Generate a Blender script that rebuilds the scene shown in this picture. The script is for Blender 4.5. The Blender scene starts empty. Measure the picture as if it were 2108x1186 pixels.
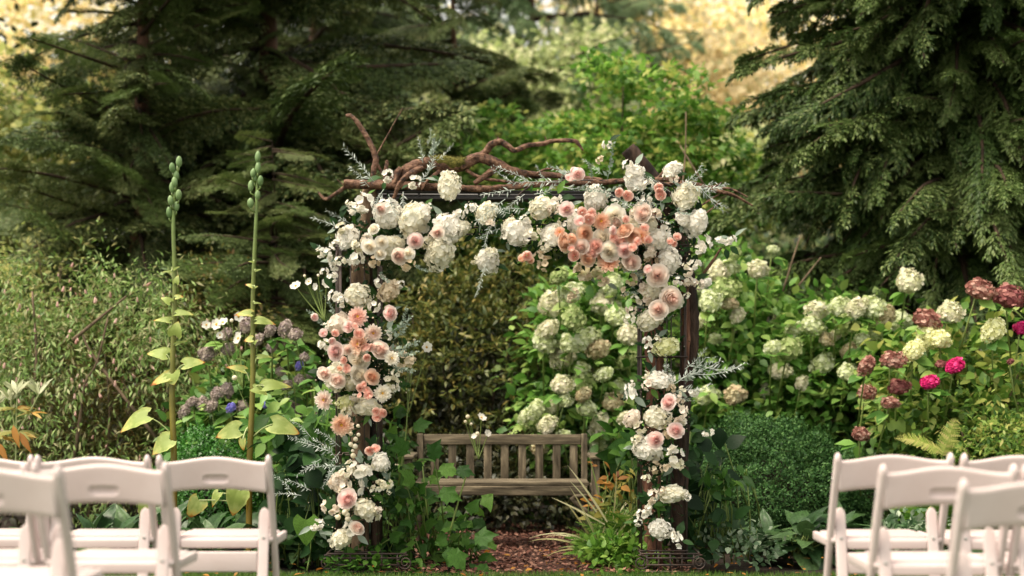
import bpy, math, random
import numpy as np
from mathutils import Vector, Matrix, noise as mnoise

random.seed(7)
RNG = np.random.default_rng(7)
sc = bpy.context.scene
COL = sc.collection

# ------------------------------------------------------------------ camera
FPX, HY, CX, CH = 3200.0, 790.0, 1054.0, 1.06
cam = bpy.data.cameras.new('camera')
cam.sensor_width = 36
cam.lens = FPX / 2108 * 36
cam.shift_y = (HY - 593) / 2108
cam.clip_end = 500
cam.dof.use_dof = True
cam.dof.focus_distance = 8.6
cam.dof.aperture_fstop = 1.4
camo = bpy.data.objects.new('camera', cam)
COL.objects.link(camo)
camo.location = (0, 0, CH)
camo.rotation_euler = (math.radians(90), 0, 0)
sc.camera = camo

# ------------------------------------------------------------------ light
SUN_EL, SUN_AZ = 64.0, 240.0          # azimuth: from the left, high, softened by the veiled sky
world = bpy.data.worlds.new('World')
sc.world = world
world.use_nodes = True
wn = world.node_tree
bg = wn.nodes['Background']
sky = wn.nodes.new('ShaderNodeTexSky')
sky.sky_type = 'NISHITA'
sky.sun_disc = False
sky.sun_elevation = math.radians(SUN_EL)
sky.sun_rotation = math.radians(SUN_AZ)
sky.air_density = 1.0
sky.dust_density = 3.0
sky.ozone_density = 1.0
bg.inputs['Strength'].default_value = 0.14
hsw = wn.nodes.new('ShaderNodeHueSaturation')      # a veiled, nearly white sky
hsw.inputs['Saturation'].default_value = .25
hsw.inputs['Value'].default_value = 1.25
wn.links.new(sky.outputs[0], hsw.inputs['Color'])
wt = wn.nodes.new('ShaderNodeMixRGB'); wt.blend_type = 'MULTIPLY'; wt.inputs[0].default_value = 1
wt.inputs[2].default_value = (1.0, .94, .81, 1)
wn.links.new(hsw.outputs[0], wt.inputs[1])
wn.links.new(wt.outputs[0], bg.inputs['Color'])
sun = bpy.data.lights.new('sun', 'SUN')
sun.energy = 2.0
sun.angle = math.radians(35)
sun.color = (1.0, 0.88, 0.70)
suno = bpy.data.objects.new('sun', sun)
COL.objects.link(suno)
a, e = math.radians(SUN_AZ), math.radians(SUN_EL)
sdir = Vector((math.sin(a) * math.cos(e), math.cos(a) * math.cos(e), math.sin(e)))
suno.rotation_euler = sdir.to_track_quat('Z', 'Y').to_euler()
sc.view_settings.view_transform = 'Standard'
sc.view_settings.look = 'None'
sc.view_settings.exposure = 1.15
sc.view_settings.gamma = 1
sc.view_settings.use_curve_mapping = False
sc.cycles.use_denoising = True
sc.cycles.max_bounces = 8
sc.cycles.diffuse_bounces = 5
sc.cycles.transmission_bounces = 3
sc.cycles.sample_clamp_indirect = 4


def P(px, py, D):
    return np.array([(px - CX) / FPX * D, D, CH - (py - HY) / FPX * D])


# ------------------------------------------------------------------ materials
def rgb(c):
    return (c[0], c[1], c[2], 1)


def new_mat(name):
    m = bpy.data.materials.new(name)
    m.use_nodes = True
    nt = m.node_tree
    return m, nt, nt.nodes['Principled BSDF'], nt.nodes['Material Output']


def leaf_mat(name, cols, trans=0.3, rough=0.5, attr='rnd', spec=0.4, nscale=0.0, tmul=1.3):
    m, nt, bs, out = new_mat(name)
    N, L = nt.nodes, nt.links
    at = N.new('ShaderNodeAttribute'); at.attribute_name = attr
    fac = at.outputs['Fac']
    if attr == 'rnd':
        oi = N.new('ShaderNodeObjectInfo')
        ad = N.new('ShaderNodeMath'); ad.operation = 'ADD'
        L.new(fac, ad.inputs[0]); L.new(oi.outputs['Random'], ad.inputs[1])
        fr = N.new('ShaderNodeMath'); fr.operation = 'FRACT'
        L.new(ad.outputs[0], fr.inputs[0]); fac = fr.outputs[0]
    rp = N.new('ShaderNodeValToRGB')
    el = rp.color_ramp.elements
    n = len(cols)
    el[0].color = rgb(cols[0]); el[1].color = rgb(cols[-1])
    for i in range(1, n - 1):
        q = el.new(i / (n - 1)); q.color = rgb(cols[i])
    L.new(fac, rp.inputs[0])
    colr = rp.outputs[0]
    if nscale:
        tc = N.new('ShaderNodeTexCoord')
        nz = N.new('ShaderNodeTexNoise'); nz.inputs['Scale'].default_value = nscale
        L.new(tc.outputs['Object'], nz.inputs['Vector'])
        mr = N.new('ShaderNodeMapRange'); mr.inputs[1].default_value = .3; mr.inputs[2].default_value = .7
        mr.inputs[3].default_value = .7; mr.inputs[4].default_value = 1.25
        L.new(nz.outputs['Fac'], mr.inputs[0])
        hs = N.new('ShaderNodeHueSaturation')
        L.new(mr.outputs[0], hs.inputs['Value']); L.new(colr, hs.inputs['Color'])
        colr = hs.outputs[0]
    L.new(colr, bs.inputs['Base Color'])
    bs.inputs['Roughness'].default_value = rough
    bs.inputs['Specular IOR Level'].default_value = spec
    if trans > 0:
        tr = N.new('ShaderNodeBsdfTranslucent')
        hs2 = N.new('ShaderNodeHueSaturation'); hs2.inputs['Value'].default_value = tmul
        L.new(colr, hs2.inputs['Color']); L.new(hs2.outputs[0], tr.inputs['Color'])
        mx = N.new('ShaderNodeMixShader'); mx.inputs[0].default_value = trans
        L.new(bs.outputs[0], mx.inputs[1]); L.new(tr.outputs[0], mx.inputs[2])
        L.new(mx.outputs[0], out.inputs['Surface'])
    return m


def tex_mat(name, c1, c2, scale=8, stretch=(1, 1, 1), rough=0.8, bump=0.4, detail=6, c3=None, bdist=0.01, spec=0.3, lo=.35, hi=.65):
    m, nt, bs, out = new_mat(name)
    N, L = nt.nodes, nt.links
    tc = N.new('ShaderNodeTexCoord')
    mp = N.new('ShaderNodeMapping'); mp.inputs['Scale'].default_value = stretch
    L.new(tc.outputs['Object'], mp.inputs['Vector'])
    nz = N.new('ShaderNodeTexNoise'); nz.inputs['Scale'].default_value = scale; nz.inputs['Detail'].default_value = detail
    nz.inputs['Roughness'].default_value = .65
    L.new(mp.outputs[0], nz.inputs['Vector'])
    rp = N.new('ShaderNodeValToRGB')
    el = rp.color_ramp.elements
    el[0].position = lo; el[0].color = rgb(c1); el[1].position = hi; el[1].color = rgb(c2)
    if c3:
        q = el.new((lo + hi) / 2); q.color = rgb(c3)
    L.new(nz.outputs['Fac'], rp.inputs[0]); L.new(rp.outputs[0], bs.inputs['Base Color'])
    bs.inputs['Roughness'].default_value = rough
    bs.inputs['Specular IOR Level'].default_value = spec
    if bump:
        bp = N.new('ShaderNodeBump'); bp.inputs['Strength'].default_value = bump; bp.inputs['Distance'].default_value = bdist
        L.new(nz.outputs['Fac'], bp.inputs['Height']); L.new(bp.outputs[0], bs.inputs['Normal'])
    return m


M = {}
M['chair'] = tex_mat('white_resin', (.60, .485, .47), (.67, .56, .55), 3, rough=.38, bump=.05, spec=.5, bdist=.002)  # white plastic; warm shaded tint put into its base colour
M['bolt'] = tex_mat('zinc_bolt', (.35, .34, .33), (.5, .49, .47), 20, rough=.35, bump=0, spec=.6)
M['driftwood'] = tex_mat('red_brown_bark', (.018, .010, .007), (.26, .145, .09), 30, (1, 1, 1), .6, 1.0, c3=(.125, .06, .036), bdist=.03)
M['moss'] = tex_mat('moss', (.04, .045, .006), (.16, .14, .03), 60, rough=.95, bump=.8)
M['dark_bark'] = tex_mat('dark_bark', (.012, .008, .006), (.075, .045, .032), 14, (1, 1, .25), .9, 1.0, c3=(.035, .02, .014), bdist=.03)
M['red_bark'] = tex_mat('red_bark', (.03, .012, .008), (.27, .13, .08), 12, (1, 1, .2), .8, 1.0, c3=(.13, .055, .033), bdist=.03)
M['pale_bark'] = tex_mat('pale_bark', (.05, .03, .02), (.30, .21, .14), 12, (1, 1, .3), .85, .8, c3=(.14, .09, .055), bdist=.02)
M['cut_wood'] = tex_mat('cut_wood', (.06, .04, .03), (.16, .11, .08), 20, rough=.9, bump=.3)
M['iron'] = tex_mat('rusty_iron', (.012, .010, .010), (.06, .03, .02), 25, rough=.6, bump=.2, spec=.5, bdist=.002)
M['iron_black'] = tex_mat('black_iron', (.008, .007, .007), (.02, .016, .014), 25, rough=.45, bump=.1, spec=.5, bdist=.002)
M['bench'] = tex_mat('weathered_teak', (.03, .022, .013), (.31, .25, .165), 6, (.5, 5, 5), .85, 1.0, c3=(.125, .10, .066), bdist=.004, lo=.36, hi=.7)
M['bench_v'] = tex_mat('weathered_teak_upright', (.03, .022, .013), (.31, .25, .165), 6, (5, 5, .7), .85, 1.0, c3=(.125, .10, .066), bdist=.004, lo=.36, hi=.7)
M['trunk'] = tex_mat('conifer_bark', (.05, .025, .016), (.26, .14, .09), 5, (2, 2, .4), .9, 1, bdist=.04)
M['twig'] = tex_mat('twig_brown', (.022, .013, .008), (.07, .042, .026), 8, rough=.8, bump=0)
M['greystem'] = tex_mat('grey_brown_stem', (.07, .05, .03), (.22, .15, .10), 8, rough=.8, bump=0)
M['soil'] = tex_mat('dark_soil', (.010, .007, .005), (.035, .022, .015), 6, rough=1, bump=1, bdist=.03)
M['mulch_base'] = tex_mat('mulch_base', (.02, .009, .006), (.09, .038, .028), 30, rough=1, bump=1, bdist=.02)
M['lawn'] = tex_mat('lawn_soil', (.015, .03, .006), (.05, .08, .018), 20, rough=1, bump=.6)
M['grass'] = leaf_mat('grass_blades', [(.03, .08, .01), (.07, .16, .02), (.16, .22, .05)], .3)
M['chip'] = leaf_mat('bark_chips', [(.045, .018, .012), (.12, .045, .03), (.20, .085, .06), (.30, .17, .12)], 0, .9)

# foliage
M['needle_dark'] = leaf_mat('needle_dark', [(.024, .045, .014), (.06, .095, .028), (.12, .165, .05), (.22, .23, .09)], .1, .5, spec=.25)
M['needle_mid'] = leaf_mat('needle_mid', [(.05, .09, .022), (.10, .15, .04), (.2, .22, .07)], .2, .5, spec=.25)
M['needle_blue'] = leaf_mat('needle_blue', [(.12, .2, .09), (.2, .3, .14), (.34, .4, .22)], .2, .5, spec=.3)  # lightened so distance haze sits in the needle colour
M['cypress'] = leaf_mat('cypress_scale', [(.022, .046, .012), (.055, .10, .024), (.10, .155, .04), (.17, .21, .075)], .15, .5, spec=.3)
M['maple'] = leaf_mat('maple_green', [(.05, .13, .015), (.10, .24, .03), (.2, .36, .06), (.5, .48, .14)], .45, .5)
M['gold'] = leaf_mat('sunlit_gold_leaves', [(.45, .40, .15), (.8, .62, .30), (.88, .74, .45), (.5, .50, .2), (.9, .82, .62)], .5, .6)  # sun glow on the far foliage put into the leaf colour
M['tan'] = leaf_mat('tan_leaves', [(.42, .35, .17), (.6, .48, .26), (.72, .6, .38), (.32, .36, .16)], .5, .6)
M['palegreen'] = leaf_mat('pale_green_leaves', [(.16, .22, .07), (.32, .38, .14), (.5, .55, .28), (.7, .66, .42)], .5, .6)  # paled to carry the distant haze in the leaf colour
M['limebush'] = leaf_mat('light_green_leaves', [(.14, .2, .05), (.28, .34, .09), (.6, .55, .2), (.10, .17, .05)], .45, .6)
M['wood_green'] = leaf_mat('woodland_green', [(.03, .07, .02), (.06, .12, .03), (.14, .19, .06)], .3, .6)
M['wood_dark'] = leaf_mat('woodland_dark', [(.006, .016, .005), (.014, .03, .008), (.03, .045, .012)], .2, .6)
M['pinkshrub'] = leaf_mat('small_leaf_green', [(.06, .12, .022), (.14, .24, .05), (.27, .38, .12), (.36, .32, .17)], .3, .5)
M['pinkshrub_low'] = leaf_mat('small_leaf_olive', [(.04, .05, .010), (.09, .095, .022), (.16, .15, .035), (.12, .06, .02)], .25, .5)
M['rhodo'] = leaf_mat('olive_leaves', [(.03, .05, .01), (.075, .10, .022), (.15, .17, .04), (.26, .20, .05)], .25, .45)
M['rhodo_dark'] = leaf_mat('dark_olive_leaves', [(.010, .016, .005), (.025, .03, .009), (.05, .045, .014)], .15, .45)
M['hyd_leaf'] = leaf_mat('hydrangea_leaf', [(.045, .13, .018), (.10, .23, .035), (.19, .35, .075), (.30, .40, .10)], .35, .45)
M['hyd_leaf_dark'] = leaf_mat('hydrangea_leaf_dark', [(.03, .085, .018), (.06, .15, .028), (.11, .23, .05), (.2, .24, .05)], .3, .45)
M['yg_leaf'] = leaf_mat('yellow_green_leaf', [(.05, .12, .02), (.11, .22, .035), (.22, .32, .06), (.42, .40, .12)], .4, .5)
M['box'] = leaf_mat('boxwood_leaf', [(.012, .04, .010), (.028, .085, .02), (.05, .13, .03), (.09, .18, .05)], .2, .6, spec=.25)
M['box_bright'] = leaf_mat('small_bright_leaf', [(.02, .09, .01), (.05, .18, .025), (.10, .28, .05)], .3, .35, spec=.6)
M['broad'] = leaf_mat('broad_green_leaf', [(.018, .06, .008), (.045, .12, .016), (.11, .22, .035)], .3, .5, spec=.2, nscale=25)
M['broad_dark'] = leaf_mat('broad_dark_leaf', [(.006, .022, .006), (.013, .042, .010), (.028, .075, .018)], .2, .5, spec=.15, nscale=25)  # darkened: shade low under the plants put into the leaf colour
M['hosta'] = leaf_mat('hosta_leaf', [(.018, .05, .016), (.04, .09, .028), (.09, .16, .055)], .15, .4, spec=.35, nscale=12)
M['varieg'] = leaf_mat('variegated_leaf', [(.03, .08, .03), (.10, .17, .08), (.3, .36, .25)], .2, .4)
M['fern'] = leaf_mat('fern_green', [(.06, .16, .02), (.12, .26, .03), (.22, .34, .06)], .35, .5)
M['fern_yellow'] = leaf_mat('fern_yellow', [(.22, .30, .05), (.38, .42, .10), (.5, .42, .16)], .35, .5)
M['strap'] = leaf_mat('strap_leaf', [(.25, .24, .08), (.45, .42, .2), (.6, .56, .35), (.2, .28, .07)], .3, .5)
M['orange_leaf'] = leaf_mat('orange_brown_leaf', [(.25, .09, .015), (.42, .2, .03), (.14, .04, .015)], .35, .6)
M['olive_tips'] = leaf_mat('olive_gold_leaf', [(.25, .22, .04), (.3, .27, .06), (.14, .18, .03), (.45, .35, .07)], .35, .6)
M['spear'] = leaf_mat('spear_leaf', [(.25, .28, .13), (.36, .38, .22), (.45, .46, .3)], .25, .5)
M['spear_low'] = leaf_mat('spear_leaf_olive', [(.18, .19, .05), (.26, .25, .06), (.6, .3, .06)], .3, .5)
M['silver'] = leaf_mat('silver_leaf', [(.32, .37, .33), (.45, .50, .45), (.58, .62, .58)], .15, .7)
M['silver_dark'] = leaf_mat('grey_green_leaf', [(.16, .21, .16), (.26, .32, .26)], .15, .7)
M['stem'] = leaf_mat('green_stem', [(.10, .15, .03), (.2, .26, .07)], 0, .5)
M['stem_pale'] = leaf_mat('pale_stem', [(.3, .36, .14), (.42, .48, .22)], 0, .5)

# petals: attribute g runs from the heart (0) to the rim (1)
def petal(name, cols, trans=.25):
    return leaf_mat(name, cols, .5, .65, attr='g', spec=.2, tmul=1.05)
M['cream'] = leaf_mat('cream_petal', [(.78, .73, .55), (.87, .84, .72), (.89, .87, .78), (.84, .80, .66)], .42, .7, spec=.2, tmul=1.05)
M['white'] = leaf_mat('white_petal', [(.84, .81, .73), (.89, .87, .82), (.88, .84, .76)], .42, .7, spec=.2, tmul=1.05)
M['creampink'] = leaf_mat('blush_hydrangea_petal', [(.82, .72, .62), (.88, .80, .72), (.86, .78, .66)], .42, .7, spec=.2, tmul=1.05)
M['beige'] = leaf_mat('beige_petal', [(.58, .48, .34), (.72, .62, .48), (.64, .54, .38)], .25, .7, spec=.2)
M['lime'] = leaf_mat('lime_white_petal', [(.36, .42, .18), (.54, .60, .32), (.70, .74, .52), (.62, .64, .46)], .3, .7, spec=.2)
M['limepale'] = leaf_mat('pale_lime_petal', [(.48, .48, .28), (.64, .64, .46), (.72, .66, .54)], .3, .7, spec=.2)
M['limegreen'] = leaf_mat('green_hydrangea_petal', [(.20, .28, .09), (.34, .42, .16), (.5, .55, .28)], .3, .7, spec=.2)
M['limebrown'] = leaf_mat('browning_hydrangea_petal', [(.36, .30, .16), (.52, .46, .30), (.60, .56, .36), (.5, .36, .24)], .3, .7, spec=.2)
M['yellowcream'] = leaf_mat('yellow_cream_petal', [(.62, .62, .3), (.78, .78, .48), (.82, .82, .58)], .3, .7, spec=.2)
M['mauve'] = leaf_mat('faded_mauve_petal', [(.24, .19, .17), (.36, .29, .26), (.46, .40, .33), (.30, .22, .26)], .25, .7, spec=.2)
M['bluepetal'] = leaf_mat('violet_blue_petal', [(.16, .16, .55), (.28, .28, .72), (.36, .24, .58)], .25, .7, spec=.2)
M['dusty'] = leaf_mat('dusty_rose_petal', [(.17, .06, .05), (.30, .12, .095), (.45, .24, .19), (.62, .42, .34)], .25, .7, spec=.2)
M['wine'] = leaf_mat('wine_petal', [(.15, .04, .045), (.26, .08, .08), (.42, .20, .17)], .25, .7, spec=.2)
M['magenta'] = leaf_mat('magenta_petal', [(.40, .005, .09), (.62, .02, .18), (.75, .08, .28)], .25, .7, spec=.2)
M['r_cream'] = petal('rose_cream', [(.87, .72, .55), (.88, .80, .66), (.88, .84, .75), (.89, .86, .80)])
M['r_blush'] = petal('rose_blush', [(.85, .48, .42), (.86, .64, .56), (.87, .75, .67), (.88, .80, .73)])
M['r_pink'] = petal('rose_pink', [(.85, .42, .42), (.87, .58, .55), (.88, .70, .66), (.88, .77, .73)])
M['r_peach'] = petal('rose_peach', [(.85, .42, .26), (.86, .54, .38), (.87, .63, .48), (.88, .70, .58)])
M['r_coral'] = petal('rose_coral', [(.85, .40, .33), (.87, .53, .45), (.88, .62, .54), (.89, .70, .63)])
M['r_orange'] = petal('rose_orange', [(.80, .36, .18), (.86, .50, .32), (.88, .60, .45), (.89, .68, .55)])
M['yellow_centre'] = tex_mat('flower_centre', (.5, .25, .03), (.75, .5, .08), 200, rough=.9, bump=.5)
M['dark_centre'] = tex_mat('dark_flower_eye', (.008, .008, .015), (.03, .02, .03), 50, rough=.9, bump=0)
M['bud_cream'] = leaf_mat('cream_bud', [(.74, .66, .48), (.84, .78, .64)], .2, .6)
M['capsule'] = leaf_mat('seed_capsule', [(.13, .22, .08), (.2, .3, .12)], .1, .45)
M['pinkbell'] = leaf_mat('pink_bell_flower', [(.45, .25, .2), (.6, .38, .34), (.66, .5, .42)], .3, .6)


def lily_leaf_mat(name, brown):
    m, nt, bs, out = new_mat(name)
    N, L = nt.nodes, nt.links
    at = N.new('ShaderNodeAttribute'); at.attribute_name = 'g'
    tc = N.new('ShaderNodeTexCoord'); nz = N.new('ShaderNodeTexNoise'); nz.inputs['Scale'].default_value = 3.2
    nz.inputs['Detail'].default_value = 5
    L.new(tc.outputs['Object'], nz.inputs['Vector'])
    ad = N.new('ShaderNodeMath'); ad.operation = 'ADD'
    L.new(at.outputs['Fac'], ad.inputs[0]); L.new(nz.outputs['Fac'], ad.inputs[1])
    ad2 = N.new('ShaderNodeMath'); ad2.operation = 'ADD'; ad2.inputs[1].default_value = brown
    L.new(ad.outputs[0], ad2.inputs[0])
    rp = N.new('ShaderNodeValToRGB'); el = rp.color_ramp.elements
    el[0].position = .42; el[0].color = (.28, .36, .08, 1)
    el[1].position = 1.0; el[1].color = (.22, .07, .015, 1)
    for p_, c_ in ((.60, (.46, .52, .16, 1)), (.78, (.62, .52, .14, 1)), (.86, (.55, .22, .035, 1))):
        q = el.new(p_); q.color = c_
    sc_ = N.new('ShaderNodeMath'); sc_.operation = 'MULTIPLY'; sc_.inputs[1].default_value = .68
    L.new(ad2.outputs[0], sc_.inputs[0]); L.new(sc_.outputs[0], rp.inputs[0])
    L.new(rp.outputs[0], bs.inputs['Base Color']); bs.inputs['Roughness'].default_value = .55
    tr = N.new('ShaderNodeBsdfTranslucent'); L.new(rp.outputs[0], tr.inputs['Color'])
    mx = N.new('ShaderNodeMixShader'); mx.inputs[0].default_value = .3
    L.new(bs.outputs[0], mx.inputs[1]); L.new(tr.outputs[0], mx.inputs[2]); L.new(mx.outputs[0], out.inputs['Surface'])
    return m
M['lily'] = lily_leaf_mat('yellowing_leaf', .08)
M['lily_green'] = lily_leaf_mat('pale_green_leaf', -.09)
M['lily_brown'] = lily_leaf_mat('browned_leaf', .32)
M['lily_stem'] = None
def lily_stem_mat():
    m, nt, bs, out = new_mat('lily_stalk')
    N, L = nt.nodes, nt.links
    tc = N.new('ShaderNodeTexCoord'); sp = N.new('ShaderNodeSeparateXYZ'); L.new(tc.outputs['Object'], sp.inputs[0])
    nz = N.new('ShaderNodeTexNoise'); nz.inputs['Scale'].default_value = 18
    L.new(tc.outputs['Object'], nz.inputs['Vector'])
    mr = N.new('ShaderNodeMapRange'); mr.inputs[1].default_value = .3; mr.inputs[2].default_value = 2.0
    L.new(sp.outputs['Z'], mr.inputs[0])
    rp = N.new('ShaderNodeValToRGB'); el = rp.color_ramp.elements
    el[0].color = (.24, .15, .012, 1); el[1].color = (.17, .25, .06, 1)
    L.new(mr.outputs[0], rp.inputs[0])
    mx = N.new('ShaderNodeMixRGB'); mx.blend_type = 'MULTIPLY'; mx.inputs[0].default_value = .5
    L.new(rp.outputs[0], mx.inputs[1]); L.new(nz.outputs['Fac'], mx.inputs[2])
    L.new(mx.outputs[0], bs.inputs['Base Color']); bs.inputs['Roughness'].default_value = .4
    return m
M['lily_stem'] = lily_stem_mat()


# ------------------------------------------------------------------ mesh helpers
def mesh_from(name, V, F, mats, rnd=None, g=None, smooth=False, midx=None):
    """V (n,3); F list of (m,k) integer arrays"""
    if isinstance(F, np.ndarray):
        F = [F]
    V = np.asarray(V, dtype=np.float32)
    me = bpy.data.meshes.new(name)
    me.vertices.add(len(V)); me.vertices.foreach_set('co', V.ravel())
    loops = np.concatenate([f.ravel() for f in F]).astype(np.int32)
    tot = np.concatenate([np.full(len(f), f.shape[1], np.int32) for f in F])
    st = np.concatenate([[0], np.cumsum(tot)[:-1]]).astype(np.int32)
    me.loops.add(len(loops)); me.loops.foreach_set('vertex_index', loops)
    me.polygons.add(len(tot)); me.polygons.foreach_set('loop_start', st)
    try:
        me.polygons.foreach_set('loop_total', tot)
    except Exception:
        pass
    if not isinstance(mats, (list, tuple)):
        mats = [mats]
    for m in mats:
        me.materials.append(m)
    if midx is not None:
        me.polygons.foreach_set('material_index', np.asarray(midx, np.int32))
    for nm, arr in (('rnd', rnd), ('g', g)):
        if arr is not None:
            at = me.attributes.new(nm, 'FLOAT', 'POINT')
            at.data.foreach_set('value', np.asarray(arr, np.float32))
    me.update(calc_edges=True)
    me.validate()
    if smooth:
        me.shade_smooth()
    return me


def link(name, me, parent=None, loc=None, rot=None, scale=None, mat4=None):
    o = bpy.data.objects.new(name, me)
    COL.objects.link(o)
    if parent is not None:
        o.parent = parent
    if mat4 is not None:
        o.matrix_local = mat4
    else:
        if loc is not None: o.location = loc
        if rot is not None: o.rotation_euler = rot
        if scale is not None: o.scale = (scale,) * 3 if np.isscalar(scale) else scale
    return o


def tag(o, label=None, cat=None, group=None, kind=None):
    if label: o['label'] = label
    if cat: o['category'] = cat
    if group: o['group'] = group
    if kind: o['kind'] = kind
    return o


def thing(name, label, cat, loc, group=None):
    o = bpy.data.objects.new(name, None)
    COL.objects.link(o)
    o.empty_display_size = .1
    o.location = [float(v) for v in loc]
    return tag(o, label, cat, group)


def norm(v):
    return v / np.maximum(np.linalg.norm(v, axis=-1, keepdims=True), 1e-9)


def frames(d, up):
    """columns x,y,z : y along d, z close to up"""
    y = norm(d)
    x = norm(np.cross(y, up))
    z = np.cross(x, y)
    return np.stack([x, y, z], axis=-1)


def inst(T, R, pos, scale, rng=None):
    """T=(V,[F..]) template -> merged arrays"""
    V, F = T[0], T[1]
    n, k = len(pos), len(V)
    sc_ = np.asarray(scale, float)
    if sc_.ndim == 1: sc_ = sc_[:, None]
    VV = np.einsum('nij,nkj->nki', R, V[None] * sc_[:, None, :] if sc_.shape[1] == 3 else V[None] * sc_[:, :, None])
    VV = VV + pos[:, None, :]
    FF = [(f[None] + (np.arange(n) * k)[:, None, None]).reshape(-1, f.shape[1]) for f in F]
    r = (rng or RNG).random(n)
    return VV.reshape(-1, 3), FF, np.repeat(r, k)


def merge(parts):
    """parts: list of (V, [F], rnd) -> single"""
    Vs, Fs, rs, off = [], {}, [], 0
    for V, F, r in parts:
        Vs.append(V); rs.append(r if r is not None else np.zeros(len(V)))
        for f in (F if isinstance(F, list) else [F]):
            Fs.setdefault(f.shape[1], []).append(f + off)
        off += len(V)
    return np.concatenate(Vs), [np.concatenate(f) for f in Fs.values()], np.concatenate(rs)


def tube(pts, rad, seg=8, sub=0, rough=0.0, seed=0, squash=None, closed_tip=True):
    pts = np.array([[float(c) for c in p] for p in pts])
    rad = np.array([rad] * len(pts) if np.isscalar(rad) else rad, float)
    if sub:
        P_, R_ = [], []
        n = len(pts)
        for i in range(n - 1):
            p0, p1, p2, p3 = pts[max(i - 1, 0)], pts[i], pts[i + 1], pts[min(i + 2, n - 1)]
            for s in range(sub):
                t = s / sub
                P_.append(.5 * ((2 * p1) + (-p0 + p2) * t + (2 * p0 - 5 * p1 + 4 * p2 - p3) * t * t + (-p0 + 3 * p1 - 3 * p2 + p3) * t ** 3))
                R_.append(rad[i] * (1 - t) + rad[i + 1] * t)
        P_.append(pts[-1]); R_.append(rad[-1])
        pts, rad = np.array(P_), np.array(R_)
    n = len(pts)
    tan = norm(np.gradient(pts, axis=0))
    ref = np.array([0, -1., 0]) if abs(tan[0][1]) < .8 else np.array([1., 0, 0])
    V = []
    x = norm(np.cross(tan[0], ref))
    for i in range(n):
        x = norm(x - tan[i] * np.dot(x, tan[i]))
        z = np.cross(tan[i], x)
        for k in range(seg):
            a_ = 2 * math.pi * k / seg
            r = rad[i]
            if rough:
                q = Vector((pts[i][0] * 14 + seed, pts[i][1] * 14 + math.cos(a_) * 2.2, pts[i][2] * 14 + math.sin(a_) * 2.2))
                r *= 1 + rough * mnoise.noise(q) + rough * .6 * mnoise.noise(q * 3.1)
            cx_, sz_ = math.cos(a_) * r, math.sin(a_) * r
            if squash: cx_ *= squash[0]; sz_ *= squash[1]
            V.append(pts[i] + x * cx_ + z * sz_)
    Q = []
    for i in range(n - 1):
        for k in range(seg):
            b = (k + 1) % seg
            Q.append((i * seg + k, i * seg + b, (i + 1) * seg + b, (i + 1) * seg + k))
    V.append(pts[0]); V.append(pts[-1])
    c0, c1 = n * seg, n * seg + 1
    T = []
    for k in range(seg):
        b = (k + 1) % seg
        T.append((c0, b, k)); T.append((c1, (n - 1) * seg + k, (n - 1) * seg + b))
    return np.array(V), [np.array(Q), np.array(T)], np.zeros(len(V))


def tubes_obj(name, lst, mat, parent, smooth=True, kind=None):
    """lst of tube() results in world coords -> one object relative to parent"""
    V, F, r = merge(lst)
    if parent is not None:
        V = V - np.array(parent.location)
    o = link(name, mesh_from(name, V, F, mat, rnd=r, smooth=smooth), parent)
    if kind: o['kind'] = kind
    return o


def box_vf(x0, x1, y0, y1, z0, z1, bev=.004):
    """bevelled box: chamfered edges, 24 verts"""
    import bmesh
    bm = bmesh.new()
    bmesh.ops.create_cube(bm, size=1)
    for v in bm.verts:
        v.co = Vector((x0 + (v.co.x + .5) * (x1 - x0), y0 + (v.co.y + .5) * (y1 - y0), z0 + (v.co.z + .5) * (z1 - z0)))
    if bev:
        bmesh.ops.bevel(bm, geom=bm.edges[:], offset=bev, segments=2, affect='EDGES', profile=.6)
    me = bpy.data.meshes.new('tmp'); bm.to_mesh(me); bm.free()
    V = np.array([v.co[:] for v in me.vertices])
    Fs = {}
    for p in me.polygons:
        Fs.setdefault(len(p.vertices), []).append(tuple(p.vertices))
    bpy.data.meshes.remove(me)
    return V, [np.array(f) for f in Fs.values()], np.zeros(len(V))


# ------------------------------------------------------------------ leaf templates (length 1 along +Y, face +Z)
def T_ovate(w=.56, fold=.07, bend=-.12):
    h = w / 2
    V = np.array([(0, 0, 0), (0, .33, .02), (0, .68, -.02), (0, 1, bend), (-h * .85, .25, fold), (-h, .5, fold * .6), (-h * .55, .78, fold * .1 + bend * .3),
                  (h * .85, .25, fold), (h, .5, fold * .6), (h * .55, .78, fold * .1 + bend * .3)], float)
    F3 = np.array([(0, 1, 4), (3, 6, 2), (0, 7, 1), (3, 2, 9)])
    F4 = np.array([(1, 2, 5, 4), (1, 7, 8, 2)])
    F3 = np.array([(0, 1, 4), (0, 7, 1), (2, 3, 6), (2, 9, 3), (2, 6, 5), (2, 8, 9)])
    return V, [F3, F4]


def T_simple(w=.5, fold=.06, bend=-.1):
    h = w / 2
    V = np.array([(0, 0, 0), (-h, .42, fold), (h, .42, fold), (0, 1, bend), (0, .45, 0)], float)
    return V, [np.array([(0, 4, 1), (4, 3, 1), (0, 2, 4), (4, 2, 3)])]


def T_diamond(w=.5, bend=-.06):
    h = w / 2
    return np.array([(0, 0, 0), (h, .45, .02), (0, 1, bend), (-h, .45, .02)], float), [np.array([(0, 1, 2, 3)])]


def T_needle(w=.15):
    return np.array([(-w / 2, 0, 0), (w / 2, 0, 0), (0, 1, 0)], float), [np.array([(0, 1, 2)])]


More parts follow.
